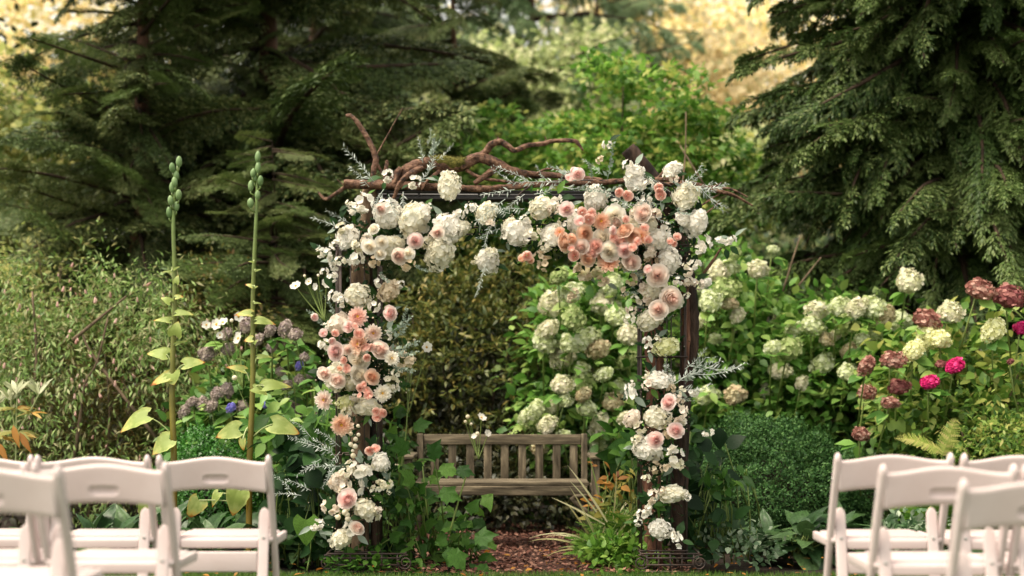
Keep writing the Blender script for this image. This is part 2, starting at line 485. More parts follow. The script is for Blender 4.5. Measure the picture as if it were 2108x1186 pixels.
def T_lobed(nl=5, depth=.45, bend=-.1, w=1.0, seed=0):
    """palmate leaf as a fan round the petiole point"""
    r_ = random.Random(seed)
    V = [(0, .28, 0)]
    pts = [(0, 0)]
    angs = np.linspace(-130, 130, nl)
    for i, a_ in enumerate(angs):
        L = (.72 - .32 * abs(a_) / 130) * r_.uniform(.92, 1.08)
        for da, f in ((-14, .72), (0, 1), (14, .72)):
            aa = math.radians(a_ + da)
            pts.append((math.sin(aa) * L * f * w, .28 + math.cos(aa) * L * f))
        if i < nl - 1:
            am = math.radians((a_ + angs[i + 1]) / 2)
            Ln = L * depth
            pts.append((math.sin(am) * Ln * w, .28 + math.cos(am) * Ln))
    for x, y in pts:
        rr = math.hypot(x, y - .28)
        V.append((x, y, bend * rr * rr * 2 + .05 * abs(math.sin(x * 9)) + .07 * mnoise.noise(Vector((x * 4, y * 4, seed)))))
    n = len(pts)
    F = [(0, 1 + i, 1 + (i + 1) % n) for i in range(n)]
    F = [(f[0], f[2], f[1]) for f in F]
    return np.array(V), [np.array(F)]


def T_heart(w=.95, seed=0, bend=-.2, wave=.05):
    """large ribbed heart leaf"""
    V, Q = [], []
    rows, cols = 9, 9
    g = []
    for j in range(rows):
        t = j / (rows - 1)
        hw = w / 2 * (math.sin(math.pi * min(1, (t * .93 + .07)) ** .62)) ** .8 if t < 1 else 0.0
        for i in range(cols):
            u = (i / (cols - 1) - .5) * 2
            y = t - .14 * abs(u) ** 1.5 * (1 - t) * 1.6
            z = bend * t * t + .10 * abs(u) * hw * 2 + wave * math.cos(u * 12) * (1 - abs(u) * .3) * hw
            z += .03 * mnoise.noise(Vector((u * 2 + seed, t * 3, seed)))
            edge_ = 1 + .13 * mnoise.noise(Vector((t * 7 + seed * 3.1, u * 1.5, seed))) * (abs(u) > .9)
            V.append((u * hw * edge_, y, z))
            g.append(.75 * t ** 3 + .25 * abs(u) ** 5)
    for j in range(rows - 1):
        for i in range(cols - 1):
            a_ = j * cols + i
            Q.append((a_, a_ + 1, a_ + cols + 1, a_ + cols))
    return np.array(V), [np.array(Q)], np.array(g)


def leaf_variants(T, mat, name='leaf', n=3, smooth=False):
    out = []
    for i in range(n):
        V, F = T[0].copy(), T[1]
        V[:, 2] += (np.random.default_rng(i).random(len(V)) - .5) * .05
        V[:, 0] *= 1 + .12 * (i - 1)
        out.append(mesh_from(name, V, F, mat, rnd=np.zeros(len(V)), g=(T[2] if len(T) > 2 else None), smooth=smooth))
    return out


# ------------------------------------------------------------------ foliage volumes
def clump_points(rng, n, c, rad, K, cs, shell=(.55, 1.0), lump=.25, flat=.6, hemi=None):
    """leaves gathered in K clumps near the surface of a lumpy ellipsoid"""
    c, rad = np.array(c, float), np.array(rad, float)
    d = norm(rng.normal(size=(K, 3)))
    if hemi is not None:
        s = d @ np.array(hemi, float)
        d[s < -.35] *= -1
    f = rng.uniform(shell[0] ** 2, shell[1] ** 2, K) ** .5
    lum = 1 + lump * (rng.random(K) - .5) * 2
    cc = c + d * rad * (f * lum)[:, None]
    idx = rng.integers(0, K, n)
    off = rng.normal(size=(n, 3)) * cs * np.array([1, 1, flat])
    pos = cc[idx] + off
    outw = norm(d[idx] * .7 + norm(off) * .8)
    return pos, outw


def orient(rng, n, outw, out=1.0, rand=.6, down=.2, upn=1.0, nrand=.5):
    d = norm(outw * out + rng.normal(size=(n, 3)) * rand + np.array([0, 0, -down]))
    u = norm(np.array([0, 0, upn]) + outw * .4 + rng.normal(size=(n, 3)) * nrand)
    return frames(d, u)


def foliage(parent, name, pos, R, size, T, mat, singles=0, mats_single=None, leafname='leaf', seed=0, smooth=False, dark=None):
    """nearest `singles` leaves become their own parts, the rest one joined mesh"""
    rng = np.random.default_rng(seed)
    n = len(pos)
    base = np.array(parent.location)
    keep = pos[:, 2] > .01
    pos, R, size = pos[keep], R[keep], size[keep]
    n = len(pos)
    if singles:
        inframe = (np.abs(pos[:, 0] / pos[:, 1] * FPX) < 1060)
        score = pos[:, 1] + (~inframe) * 100
        order = np.argsort(score)
        s, rest = order[:singles], order[singles:]
        vs = leaf_variants(T, mat, leafname, smooth=smooth)
        for i in s:
            m4 = Matrix(np.vstack([np.column_stack([R[i] * size[i], pos[i] - base]), [0, 0, 0, 1]]).tolist())
            link(leafname, vs[int(rng.integers(0, 3))], parent, mat4=m4)
    else:
        rest = np.arange(n)
    if len(rest):
        V, F, r = inst(T, R[rest], pos[rest], size[rest], rng)
        o = link(name, mesh_from(name, V - base, F, mat, rnd=r, smooth=smooth), parent)
        o['kind'] = 'stuff'
        return o


def rand_tubes(rng, base, tips, r0, r1, seg=5, wob=.06):
    out = []
    for t in tips:
        b = np.array(base) + np.array([rng.normal() * .08, rng.normal() * .08, 0])
        t = np.array(t)
        m1 = b * .66 + t * .34 + rng.normal(size=3) * wob + np.array([0, 0, .05])
        m2 = b * .33 + t * .67 + rng.normal(size=3) * wob
        out.append(tube([b, m1, m2, t], [r0, r0 * .8, r0 * .5, r1], seg, sub=3))
    return out


# ------------------------------------------------------------------ flower templates (unit diameter, facing +Z)
def G_hydrangea(seed, n=150, fs=.17, lobes=3, squash=.8, petals=4, core=True):
    rng = np.random.default_rng(seed)
    i = np.arange(n) + .5
    phi = np.arccos(1 - 2 * i / n * .86)
    th = math.pi * (1 + 5 ** .5) * i
    d = np.stack([np.cos(th) * np.sin(phi), np.sin(th) * np.sin(phi), np.cos(phi)], 1)
    ld = norm(rng.normal(size=(lobes, 3)) + np.array([0, 0, .4]))
    r = .40 * np.ones(n)
    for k in range(lobes):
        r += .13 * np.maximum(0, d @ ld[k]) ** 5 - .02
    r *= rng.uniform(.82, 1.08, n)
    pos = d * r[:, None] * np.array([1, 1, squash])
    nrm = norm(d + rng.normal(size=(n, 3)) * .42)
    y = norm(np.cross(nrm, rng.normal(size=(n, 3))))
    R = np.stack([np.cross(y, nrm), y, nrm], -1)
    V, Q = [], []
    w = .36
    for k in range(petals):
        a_ = 2 * math.pi * k / petals
        ca, sa = math.cos(a_), math.sin(a_)
        b = len(V)
        for x_, y_, z_ in ((0, .02, -.06), (w, .30, .03), (w * .62, .56, .02), (-w * .62, .56, .05), (-w, .30, .0)):
            V.append((x_ * ca - y_ * sa, x_ * sa + y_ * ca, z_))
        Q.append([(b, b + 1, b + 2), (b, b + 2, b + 3), (b, b + 3, b + 4)])
    T = (np.array(V), [np.array(Q).reshape(-1, 3)])
    VV, FF, rr = inst(T, R, pos, rng.uniform(.85, 1.1, n) * fs, rng)
    if core:
        cv, cf = [], []
        m = 8
        for j in range(6):
            for k in range(m):
                p_ = math.pi * (j + .3) / 5.7
                cv.append((math.cos(2 * math.pi * k / m) * math.sin(p_) * .31, math.sin(2 * math.pi * k / m) * math.sin(p_) * .31, math.cos(p_) * .31 * squash))
        for j in range(5):
            for k in range(m):
                cf.append((j * m + k, j * m + (k + 1) % m, (j + 1) * m + (k + 1) % m, (j + 1) * m + k))
        return merge([(VV, FF, rr), (np.array(cv), [np.array(cf)], np.full(len(cv), .1))])
    return VV, FF, rr


def petal_grid(width, length, az, r0, tilt0, tilt1, cup, g0, g1, rng, nu=5, nv=4, tipw=.5):
    """petal growing from radius r0 at azimuth az; tilt 0 = flat outward, 90 = upright"""
    V, G = [], []
    y, z = 0.0, 0.0
    wob = rng.uniform(-.05, .05)
    for j in range(nv):
        t = j / (nv - 1)
        if j:
            ti = math.radians(tilt0 + (tilt1 - tilt0) * (t - .5 / (nv - 1)))
            y += math.cos(ti) * length / (nv - 1); z += math.sin(ti) * length / (nv - 1)
        ww = width * (.35 + .65 * math.sin(math.pi * min(1, t * .75 + .1))) * (1 if t < .8 else 1 - tipw * (t - .8) / .2)
        for i in range(nu):
            u = (i / (nu - 1) - .5) * 2
            x = u * ww / 2
            # wrap round the heart
            yy = y + r0 - cup * u * u * (.3 + .7 * (1 - t))
            zz = z + wob * u - .03 * (1 - abs(u)) * t + cup * .25 * u * u
            V.append((x * math.cos(az) + yy * math.sin(az), -x * math.sin(az) + yy * math.cos(az), zz))
            G.append(g0 + (g1 - g0) * t)
    Q = [(j * nu + i, j * nu + i + 1, (j + 1) * nu + i + 1, (j + 1) * nu + i) for j in range(nv - 1) for i in range(nu - 1)]
    return np.array(V), [np.array(Q)], np.array(G)


def wrap_petal(az, half, prof, g0, g1, rng, nu=7, nv=5, notch=.0):
    """petal wrapped round the flower axis; prof(v) -> radius, height"""
    V, G = [], []
    tw = rng.uniform(-.12, .12); rr_ = rng.uniform(.95, 1.06)
    for j in range(nv):
        v = j / (nv - 1)
        r, h = prof(v)
        ww = half * (.55 + .45 * math.sin(math.pi * min(1, .15 + v * .6))) * (1 - .35 * max(0, v - .8) / .2)
        for i in range(nu):
            u = (i / (nu - 1) - .5) * 2
            a_ = az + u * ww + tw * v
            rad = r * rr_ * (1 - .10 * abs(u) ** 2 * (1 - v)) + .012 * abs(u) * v
            V.append((math.cos(a_) * rad, math.sin(a_) * rad, h - .05 * u * u * v))
            G.append(g0 + (g1 - g0) * v)
    Q = [(j * nu + i, j * nu + i + 1, (j + 1) * nu + i + 1, (j + 1) * nu + i) for j in range(nv - 1) for i in range(nu - 1)]
    return np.array(V), [np.array(Q)], np.array(G)


def G_rose(seed, layers=7, open_=1.0):
    rng = np.random.default_rng(seed)
    parts = []
    for k in range(layers):
        t = k / (layers - 1)
        npet = [2, 3, 4, 5, 5, 6, 6, 6][k]
        R0 = .045 + .40 * t ** .9
        top = .30 - .36 * t * open_
        flare = (.02 + .08 * t ** 2) * open_
        def prof(v, R0=R0, top=top, flare=flare):
            # bowl: narrow base, bulging middle, rim turned slightly out
            r = R0 * (.42 + .58 * math.sin(math.pi / 2 * min(1, v * 1.35))) + flare * max(0, v - .7) / .3
            h = -.30 + (top + .30) * (v ** 1.1) - flare * .5 * max(0, v - .8) / .2
            return r, h
        for i in range(npet):
            az = 2 * math.pi * (i + .41 * k) / npet + rng.uniform(-.15, .15)
            parts.append(wrap_petal(az, math.pi / npet * (1.35 if k else 1.1), prof, .1 + .6 * t, .3 + .7 * t, rng))
    V, F, g = merge(parts)
    return V, F, g


def G_dahlia(seed, rows=6, n0=19):
    rng = np.random.default_rng(seed)
    parts = []
    for k in range(rows):
        t = k / (rows - 1)       # 0 outer
        npet = int(n0 - 2 * k)
        for i in range(npet):
            az = 2 * math.pi * (i + .5 * (k % 2)) / npet + rng.uniform(-.1, .1)
            L = (.42 - .22 * t) * rng.uniform(.9, 1.06)
            parts.append(petal_grid(.17 - .05 * t, L, az, .05 * (1 - t) + .02, 5 + 55 * t, 22 + 45 * t, .02, .35 * (1 - t), 1 - .5 * t, rng, nu=3, nv=4, tipw=.45))
    V, F, g = merge(parts)
    V[:, 2] -= .04
    return V, F, g


def G_open(seed, n=6, w=.38, L=.42, tilt=15):
    rng = np.random.default_rng(seed)
    parts = [petal_grid(w * rng.uniform(.9, 1.1), L * rng.uniform(.9, 1.08), 2 * math.pi * i / n + rng.uniform(-.1, .1), .04, tilt, tilt + 12, .03, .3, 1, rng, tipw=.4) for i in range(n)]
    V, F, g = merge(parts)
    return V, F, g


def G_cluster(seed, n=9):
    """loose cluster of small five-petalled blossoms"""
    rng = np.random.default_rng(seed)
    V0, F0, g0 = G_open(seed, 5, .42, .42, 25)
    d = norm(rng.normal(size=(n, 3)) * np.array([1, 1, .6]) + np.array([0, 0, .5]))
    pos = d * rng.uniform(.2, .38, n)[:, None]
    y = norm(np.cross(d, rng.normal(size=(n, 3))))
    R = np.stack([np.cross(y, d), y, d], -1)
    return inst((V0, F0), R, pos, rng.uniform(.42, .58, n), rng)


MESH = {}
def bloom(kind, mat, var):
    key = (kind, mat, var)
    if key not in MESH:
        if kind == 'hyd':
            V, F, r = G_hydrangea(10 + var, n=210 + 20 * (var % 3), fs=.125 + .012 * (var % 3), lobes=4 + var % 3, squash=.85)
            me = mesh_from('hydrangea_head', V, F, M[mat], rnd=r)
        elif kind == 'clu':
            V, F, r = G_cluster(30 + var, 8 + var)
            me = mesh_from('blossom_cluster', V, F, M[mat], rnd=r, smooth=True)
        elif kind == 'rose':
            V, F, g = G_rose(50 + var, 7 + var % 2, [1, .8, 1.1][var % 3])
            me = mesh_from('rose', V, F, M[mat], g=g, smooth=True)
        elif kind == 'bud':
            V, F, g = G_rose(70 + var, 4, .35)
            me = mesh_from('small_rose', V * 1.25, F, M[mat], g=g, smooth=True)
        elif kind == 'dah':
            V, F, g = G_dahlia(90 + var, 5 + var % 2, 18 + 2 * (var % 2))
            me = mesh_from('dahlia', V, F, M[mat], g=g, smooth=True)
        elif kind == 'ane':
            V, F, g = G_open(110 + var, 6 if var % 2 else 7, .40, .42, 12)
            me = mesh_from('anemone', V, F, M[mat], rnd=g * .3, smooth=True)
        MESH[key] = me
    return MESH[key]


def ball_mesh(name, mat, seg=10, rings=6, sx=1, sz=1):
    V, Q = [], []
    for j in range(rings + 1):
        p_ = math.pi * j / rings
        for k in range(seg):
            a_ = 2 * math.pi * k / seg
            V.append((math.cos(a_) * math.sin(p_) * .5 * sx, math.sin(a_) * math.sin(p_) * .5 * sx, math.cos(p_) * .5 * sz))
    for j in range(rings):
        for k in range(seg):
            Q.append((j * seg + k, j * seg + (k + 1) % seg, (j + 1) * seg + (k + 1) % seg, (j + 1) * seg + k))
    return mesh_from(name, V, np.array(Q), mat, rnd=np.zeros(len(V)), smooth=True)
MESH['eye'] = ball_mesh('flower_centre', M['yellow_centre'], 8, 5, 1, .6)
MESH['darkeye'] = ball_mesh('flower_centre', M['dark_centre'], 8, 5, 1, .6)
MESH['berry'] = ball_mesh('round_bud', M['bud_cream'], 10, 7)

NAMES = dict(hyd='hydrangea_head', clu='blossom_cluster', rose='rose', bud='small_rose', dah='dahlia', ane='anemone')


def face_dir(rng, spread=.45, up=.25):
    d = np.array([0, -1, up]) + rng.normal(size=3) * spread * np.array([1, .4, .8])
    d[1] = min(d[1], -.35)
    return norm(d)


def place_bloom(parent, kind, mat, px, py, size, D, rng, spread=.4, up=.25, h=None, d=None):
    """size in photo pixels = width; h = height"""
    p = P(px, py, D)
    if d is None: d = face_dir(rng, spread, up)
    z = norm(np.array(d, float))
    x = norm(np.cross(np.array([0, 0, 1.]), z) + 1e-6)
    y = np.cross(z, x)
    a_ = rng.uniform(-.5, .5) if h else rng.uniform(0, 6.28)
    x2, y2 = x * math.cos(a_) + y * math.sin(a_), -x * math.sin(a_) + y * math.cos(a_)
    w = size * D / FPX
    hh = (h or size) * D / FPX
    R = np.column_stack([x2 * w, y2 * hh, z * min(w, hh)])
    if kind == 'rose': R = R * 1.12
    if kind == 'dah': R = R * 1.05
    if kind == 'clu': R = R * 1.05
    R = R * (1.26 if kind == 'hyd' else 1.12)
    m4 = Matrix(np.vstack([np.column_stack([R, p - np.array(parent.location)]), [0, 0, 0, 1]]).tolist())
    o = link(NAMES[kind], bloom(kind, mat, int(rng.integers(0, 4))), parent, mat4=m4)
    if kind in ('dah', 'ane') and size > 16:
        link('flower_centre', MESH['eye'], o, loc=(0, 0, .02 if kind == 'dah' else .03), scale=.17 if kind == 'dah' else .2)
    return o


def sprig_mesh(name, seed, mats, n=26, lw=.22, ll=.17, curve=.2, both=True):
    """a twig one unit long along +Y with narrow leaves"""
    rng = np.random.default_rng(seed)
    pts = [(curve * math.sin(t * 2.2) * .4, t, curve * t * t) for t in np.linspace(0, 1, 7)]
    st = tube(pts, list(np.linspace(.012, .004, 7)), 4)
    t = np.linspace(.12, 1, n)
    pos = np.stack([curve * np.sin(t * 2.2) * .4, t, curve * t * t], 1)
    a_ = rng.uniform(0, 6.28, n)
    s = np.where(np.arange(n) % 2, 1, -1)
    d = np.stack([s * rng.uniform(.6, 1, n), rng.uniform(.5, 1.1, n), np.sin(a_) * .6], 1)
    R = frames(d, np.array([0, 0, 1.]) + rng.normal(size=(n, 3)) * .6)
    V, F, r = inst(T_diamond(lw * 1.3), R, pos + rng.normal(size=(n, 3)) * .012, ll * rng.uniform(.55, 1.2, n) * (1.1 - .5 * t), rng)
    VV, FF, rr = merge([(V, F, r), st])
    return mesh_from(name, VV, FF, mats, rnd=rr)
for i in range(4):
    MESH['silver', i] = sprig_mesh('silver_sprig', 200 + i, M['silver'], 22, .17, .19, .15 + .12 * i)
    MESH['sage', i] = sprig_mesh('grey_green_sprig', 220 + i, M['silver_dark'], 18, .5, .18, .15 + .08 * i)
GREENLEAF = leaf_variants(T_ovate(.5), M['broad'], 'leaf', smooth=True)
DARKLEAF = leaf_variants(T_ovate(.5), M['broad_dark'], 'leaf', smooth=True)
PALELEAF = leaf_variants(T_ovate(.4), M['silver_dark'], 'leaf', smooth=True)


def oriented(parent, name, me, px, py, D, vec, size, up=(0, -1, .5), s3=None):
    """vec: photo-plane direction (dx right, dy up, toward camera)"""
    d = norm(np.array([vec[0], -vec[2] if len(vec) > 2 else 0.0, vec[1]], float))
    R = frames(d[None], np.array([up], float))[0] * (size * D / FPX)
    if s3 is not None: R = R * np.array(s3)
    m4 = Matrix(np.vstack([np.column_stack([R, P(px, py, D) - np.array(parent.location)]), [0, 0, 0, 1]]).tolist())
    return link(name, me, parent, mat4=m4)


# ------------------------------------------------------------------ setting: ground
def sheet(name, pts, z, mat, kind='structure'):
    V = np.array([(x, y, z) for x, y in pts])
    o = link(name, mesh_from(name, V, [np.array([list(range(len(V)))])], mat))
    o['kind'] = kind
    return o


def ground():
    n = 60
    xs = np.concatenate([np.linspace(-200, -14, 6), np.linspace(-12, 12, 49), np.linspace(14, 200, 6)])
    ys = np.concatenate([np.linspace(-60, 3, 6), np.linspace(4, 30, 53), np.linspace(35, 260, 8)])
    X, Y = np.meshgrid(xs, ys)
    Z = np.zeros_like(X)
    for j in range(X.shape[0]):
        for i in range(X.shape[1]):
            if Y[j, i] > 9.2:
                Z[j, i] = .03 * mnoise.noise(Vector((X[j, i] * 1.3, Y[j, i] * 1.3, 0))) - .02
            if Y[j, i] > 14: Z[j, i] += min(1.2, .03 * (Y[j, i] - 14))
    Z = np.minimum(Z, np.where((np.abs(X - .25) < 1.6) & (Y < 12.5), -.02, 9))
    V = np.stack([X, Y, Z - .02], -1).reshape(-1, 3)
    w = len(xs)
    F = np.array([(j * w + i, j * w + i + 1, (j + 1) * w + i + 1, (j + 1) * w + i) for j in range(len(ys) - 1) for i in range(w - 1)])
    o = link('ground', mesh_from('ground', V, F, M['soil'], smooth=True))
    o['kind'] = 'structure'
ground()
def lawn_edge(x):
    return 8.63 + .03 * math.sin(x * 3.1) + .02 * math.sin(x * 7.3 + 1)
xs_ = np.linspace(-9, 9, 73)
sheet('lawn', [(-9, -4), (9, -4)] + [(x, lawn_edge(x)) for x in xs_[::-1]], .0, M['lawn'])
PATH = [(-.28, 8.58), (.45, 8.58), (.62, 9.0), (.70, 9.5), (.80, 10.2), (.9, 11.0), (.2, 11.6), (-.7, 11.4), (-.62, 10.6), (-.35, 10.0), (-.2, 9.4)]
sheet('mulch_path', PATH, .006, M['mulch_base'])
rng = np.random.default_rng(3)
n = 9000
pos = np.stack([rng.uniform(-.8, 1.0, n), 8.6 + rng.random(n) * 3.0, rng.uniform(.008, .03, n)], 1)
R = frames(rng.normal(size=(n, 3)) * np.array([1, 1, .25]), np.array([0, 0, 1.]) + rng.normal(size=(n, 3)) * .45)
V, F, r = inst(T_diamond(.6), R, pos, rng.uniform(.012, .042, n), rng)
o = link('wood_chips', mesh_from('wood_chips', V, F, M['chip'], rnd=r)); tag(o, 'reddish brown bark chips strewn over the path under the arch', 'wood chips', kind='stuff')
n = 60000
x = rng.uniform(-4.2, 4.2, n); y = np.where(rng.random(n) < .75, rng.uniform(8.2, 8.8, n), rng.uniform(3.2, 8.4, n))
k = y < np.array([lawn_edge(q) for q in x]) + rng.normal(size=n) * .02
x, y = x[k], y[k]; n = len(x)
pos = np.stack([x, y, np.zeros(n)], 1)
R = frames(np.array([0, 0, 1.]) + rng.normal(size=(n, 3)) * .35, rng.normal(size=(n, 3)) * np.array([1, 1, 0.1]))
V, F, r = inst(T_needle(.12), R, pos, rng.uniform(.02, .04, n), rng)
o = link('lawn_grass', mesh_from('lawn_grass', V, F, M['grass'], rnd=r)); tag(o, 'short mown green grass in front of the flower arch', 'grass', kind='stuff')


n = 260
pos = np.stack([rng.uniform(-3.2, 3.2, n), rng.uniform(8.3, 9.6, n), np.full(n, .035)], 1)
R = frames(rng.normal(size=(n, 3)) * np.array([1, 1, .2]), np.array([0, 0, 1.]) + rng.normal(size=(n, 3)) * .3)
V, F, r = inst(T_ovate(.6), R, pos, rng.uniform(.02, .05, n), rng)
o = link('fallen_leaves', mesh_from('fallen_leaves', V, F, M['orange_leaf'], rnd=r)); tag(o, 'scattered fallen brown and yellow leaves on the path and lawn edge', 'fallen leaves', kind='stuff')


# ------------------------------------------------------------------ conifers
def bough_mesh(name, seed, mats, L=1.6, nt=26, tl=.5, nl=.05, nw=.14, step=.022, droop=.18, tdroop=.1, ang=60, sub=True, subl=.14, flatn=.35, nang=45):
    rng = np.random.default_rng(seed)
    ax = lambda t: np.stack([.06 * np.sin(t * 5 + seed) * t, t * L, -droop * t * t * L], -1)
    tt = np.linspace(0, 1, 8)
    parts = [tube(ax(tt), list(np.linspace(.022, .004, 8) * L), 5)]
    nb = len(parts[0][0])
    P0, D0 = [], []
    ts = np.sort(rng.uniform(.06, 1, nt)); segs = []
    for i, t in enumerate(ts):
        s = 1 if i % 2 else -1
        a_ = math.radians(ang * (1 - .45 * t) + rng.uniform(-10, 10))
        l = tl * (1.05 - .72 * t) * (.55 + .45 * min(1, t * 4)) * rng.uniform(.75, 1.15)
        d = np.array([s * math.sin(a_), math.cos(a_), rng.uniform(-.12, .12)])
        segs.append((ax(np.array(t)), d, l))
    segs.append((ax(np.array(.93)), np.array([0, 1, -.2]), tl * .3))
    allseg = []
    for p, d, l in segs:
        m = 4
        q, dd = p.copy(), d.copy()
        for j in range(m):
            dd = norm(dd + np.array([0, 0, -tdroop]))
            allseg.append((q.copy(), dd.copy(), l / m))
            if sub and l > .12:
                for s in (1, -1):
                    sd = norm(dd * .75 + s * np.cross(dd, [0, 0, 1]) * .8 + np.array([0, 0, -tdroop * .8]) + rng.normal(size=3) * .12)
                    sl = min(subl, l * .5) * (1.1 - .22 * j) * rng.uniform(.7, 1.15)
                    allseg.append((q + dd * l / m * rng.uniform(.2, .9), sd, sl))
            q = q + dd * l / m
    pos, dr, up = [], [], []
    for q, dd, l in allseg:
        k = max(2, int(l / step))
        t = (np.arange(k) + .5) / k
        for s in (1, -1):
            side = norm(np.cross(dd, [0, 0, 1.]))
            a_ = math.radians(nang)
            pos.append(q[None] + dd[None] * (t * l)[:, None])
            dr.append(np.repeat((dd * math.cos(a_) + s * side * math.sin(a_))[None], k, 0) + rng.normal(size=(k, 3)) * .18)
            up.append(np.repeat(np.array([[0, 0, 1.]]), k, 0) + rng.normal(size=(k, 3)) * flatn)
        pos.append(q[None] + dd[None] * l); dr.append(dd[None]); up.append(np.array([[0, 0, 1.]]))
    pos, dr, up = map(np.concatenate, (pos, dr, up))
    V, F, r = inst(T_diamond(nw), frames(dr, up), pos, nl * rng.uniform(.7, 1.15, len(pos)), rng)
    r = np.clip(r * .55 + .25 * rng.random(len(r)) ** 2, 0, .99)
    VV, FF, rr = merge([parts[0], (V, F, r)])
    # quads of tube and needles share one array: material by face order
    n3 = 0
    mi = []
    for f in FF:
        mi.append((f.min(1) >= nb).astype(int))
    return mesh_from(name, VV, FF, mats, rnd=rr, midx=np.concatenate(mi))


def conifer(label, group, x, y, top, base_z, specs, meshes, n, trunk_r, seed, az_range=None, zlow=1.0, reach=2.0, elev=(-10, 15), trunk_mat='trunk', lean=0, cat='conifer', name='conifer_tree', reachf=None, roll=.5, zhigh=None, column=False):
    rng = np.random.default_rng(seed)
    t = thing(name, label, cat, (x, y, base_z), group)
    tp = [(x, y, base_z), (x + lean * .3, y, base_z + top * .3), (x + lean * .6 + .04, y, base_z + top * .65), (x + lean, y, base_z + top)]
    tubes_obj('trunk', [tube(tp, [trunk_r, trunk_r * .8, trunk_r * .5, trunk_r * .12], 12, sub=8, rough=.25, seed=seed)], M[trunk_mat], t)
    for i in range(n):
        f = (i + rng.random()) / n
        z = zlow + ((zhigh or top) - zlow) * f
        az = rng.uniform(*az_range) if az_range and rng.random() < .85 else rng.uniform(0, 360)
        a_ = math.radians(az)
        L = reach * ((1.0 - .25 * abs(z / top - .45)) if column else (1.05 - .75 * (z / top) ** 1.5)) * rng.uniform(.72, 1.12)
        if reachf: L *= reachf(az % 360, z)
        el = math.radians(rng.uniform(*elev))
        d = np.array([math.sin(a_) * math.cos(el), -math.cos(a_) * math.cos(el), math.sin(el)])
        R = frames(d[None], np.array([[rng.normal() * roll, rng.normal() * roll, 1.]]))[0] * L / 1.6
        p = np.array([lean * z / top, 0, z])
        m4 = Matrix(np.vstack([np.column_stack([R, p]), [0, 0, 0, 1]]).tolist())
        link('bough', meshes[int(rng.integers(0, len(meshes)))], t, mat4=m4)
    return t


hem = [bough_mesh('hemlock_bough', 300 + i, [M['twig'], M['needle_dark']], nt=36, tl=.52, nl=.05, nw=.28, step=.022, droop=.16 + .07 * i, tdroop=.20, subl=.2, flatn=.6) for i in range(5)]
fir = [bough_mesh('fir_bough', 320 + i, [M['twig'], M['needle_mid']], nt=30, tl=.55, nl=.045, nw=.25, step=.024, droop=.10 + .05 * i, tdroop=.04, subl=.16) for i in range(3)]
cyp = [bough_mesh('cypress_bough', 340 + i, [M['twig'], M['cypress']], nt=42, tl=.5, nl=.042, nw=.34, step=.016, droop=.28 + .08 * i, tdroop=.42, subl=.19, flatn=.25, nang=32, ang=52) for i in range(5)]
ced = [bough_mesh('weeping_bough', 360 + i, [M['twig'], M['needle_blue']], nt=26, tl=.6, nl=.07, nw=.35, step=.035, droop=.3, tdroop=.7, subl=.18, sub=True) for i in range(3)]

# big dark conifer left of centre (front faces -Y: azimuth 0 = towards the camera)
D_ = 14.6
x_ = (545 - CX) / FPX * D_
conifer('tall dark green conifer with a bare reddish trunk behind the left side of the arch', None, x_, D_, 8.2, .0, None, hem, 230, .13, 41, (-115, 115), 1.2, 2.45, (-24, 34), reachf=lambda az, z: (.30 if (az < 44 or az > 316) and 3.4 < z < 4.8 else 1.0) if True else 1.0)
D_ = 13.6
conifer('dark conifer with drooping boughs behind the pink flowered shrub at far left', None, (285 - CX) / FPX * D_, D_, 6.6, 0, None, hem[:3] + fir[:1], 140, .10, 42, (-120, 120), .9, 1.5, (-25, 30))
conifer('mid green fir at the left edge in front of the golden trees', None, (-150 - CX) / FPX * 16, 16, 4.4, 0, None, fir, 50, .10, 43, (-100, 120), 1.0, 2.1, (-12, 18))
D_ = 12.4
conifer('young fir with pale tipped branches between the two tall seed stalks and the arch', None, (560 - CX) / FPX * D_, D_, 3.0, 0, None, fir[:2] + hem[:1], 80, .02, 44, (-110, 110), .9, 1.25, (-14, 14), trunk_mat='dark_bark')
conifer('tall dark conifer far behind the one with the bare trunk', None, (640 - CX) / FPX * 19, 19, 9.0, .2, None, hem, 90, .1, 48, (-120, 120), 2.5, 2.4, (-20, 25))
conifer('dark conifer behind the driftwood top of the arch', None, (930 - CX) / FPX * 17, 17, 5.6, 0, None, hem, 90, .1, 45, (-120, 120), .8, 2.0, (-10, 25))
# right cypress
D_ = 12.6
conifer('large cypress with drooping fan sprays filling the upper right', None, (1990 - CX) / FPX * D_, D_, 7.6, 0, None, cyp, 560, .13, 46, (-125, 110), 1.35, 1.62, (-30, 26), roll=.42, column=True)
conifer('second cypress with drooping sprays behind the first at the right edge', None, (2300 - CX) / FPX * 13.4, 13.4, 7.6, 0, None, cyp, 200, .13, 47, (-125, 60), .9, 2.1, (-16, 18), roll=.25, column=True)
# distant weeping conifers
for k, (px_, D_, tp_, n_) in enumerate([(1090, 24, 11.0, 70), (900, 29, 11.5, 50), (1225, 27, 9.5, 60)]):
    conifer(['blue green weeping conifer above the centre of the arch', 'pale green weeping conifer far behind the dark conifer', 'thin weeping conifer before the golden trees'][k], 'far weeping conifers', (px_ - CX) / FPX * D_, D_, tp_, .3, None, ced, n_, .09, 50 + k, (-130, 130), 1.5, [2.9, 3.4, 2.6][k], (-5, 30))


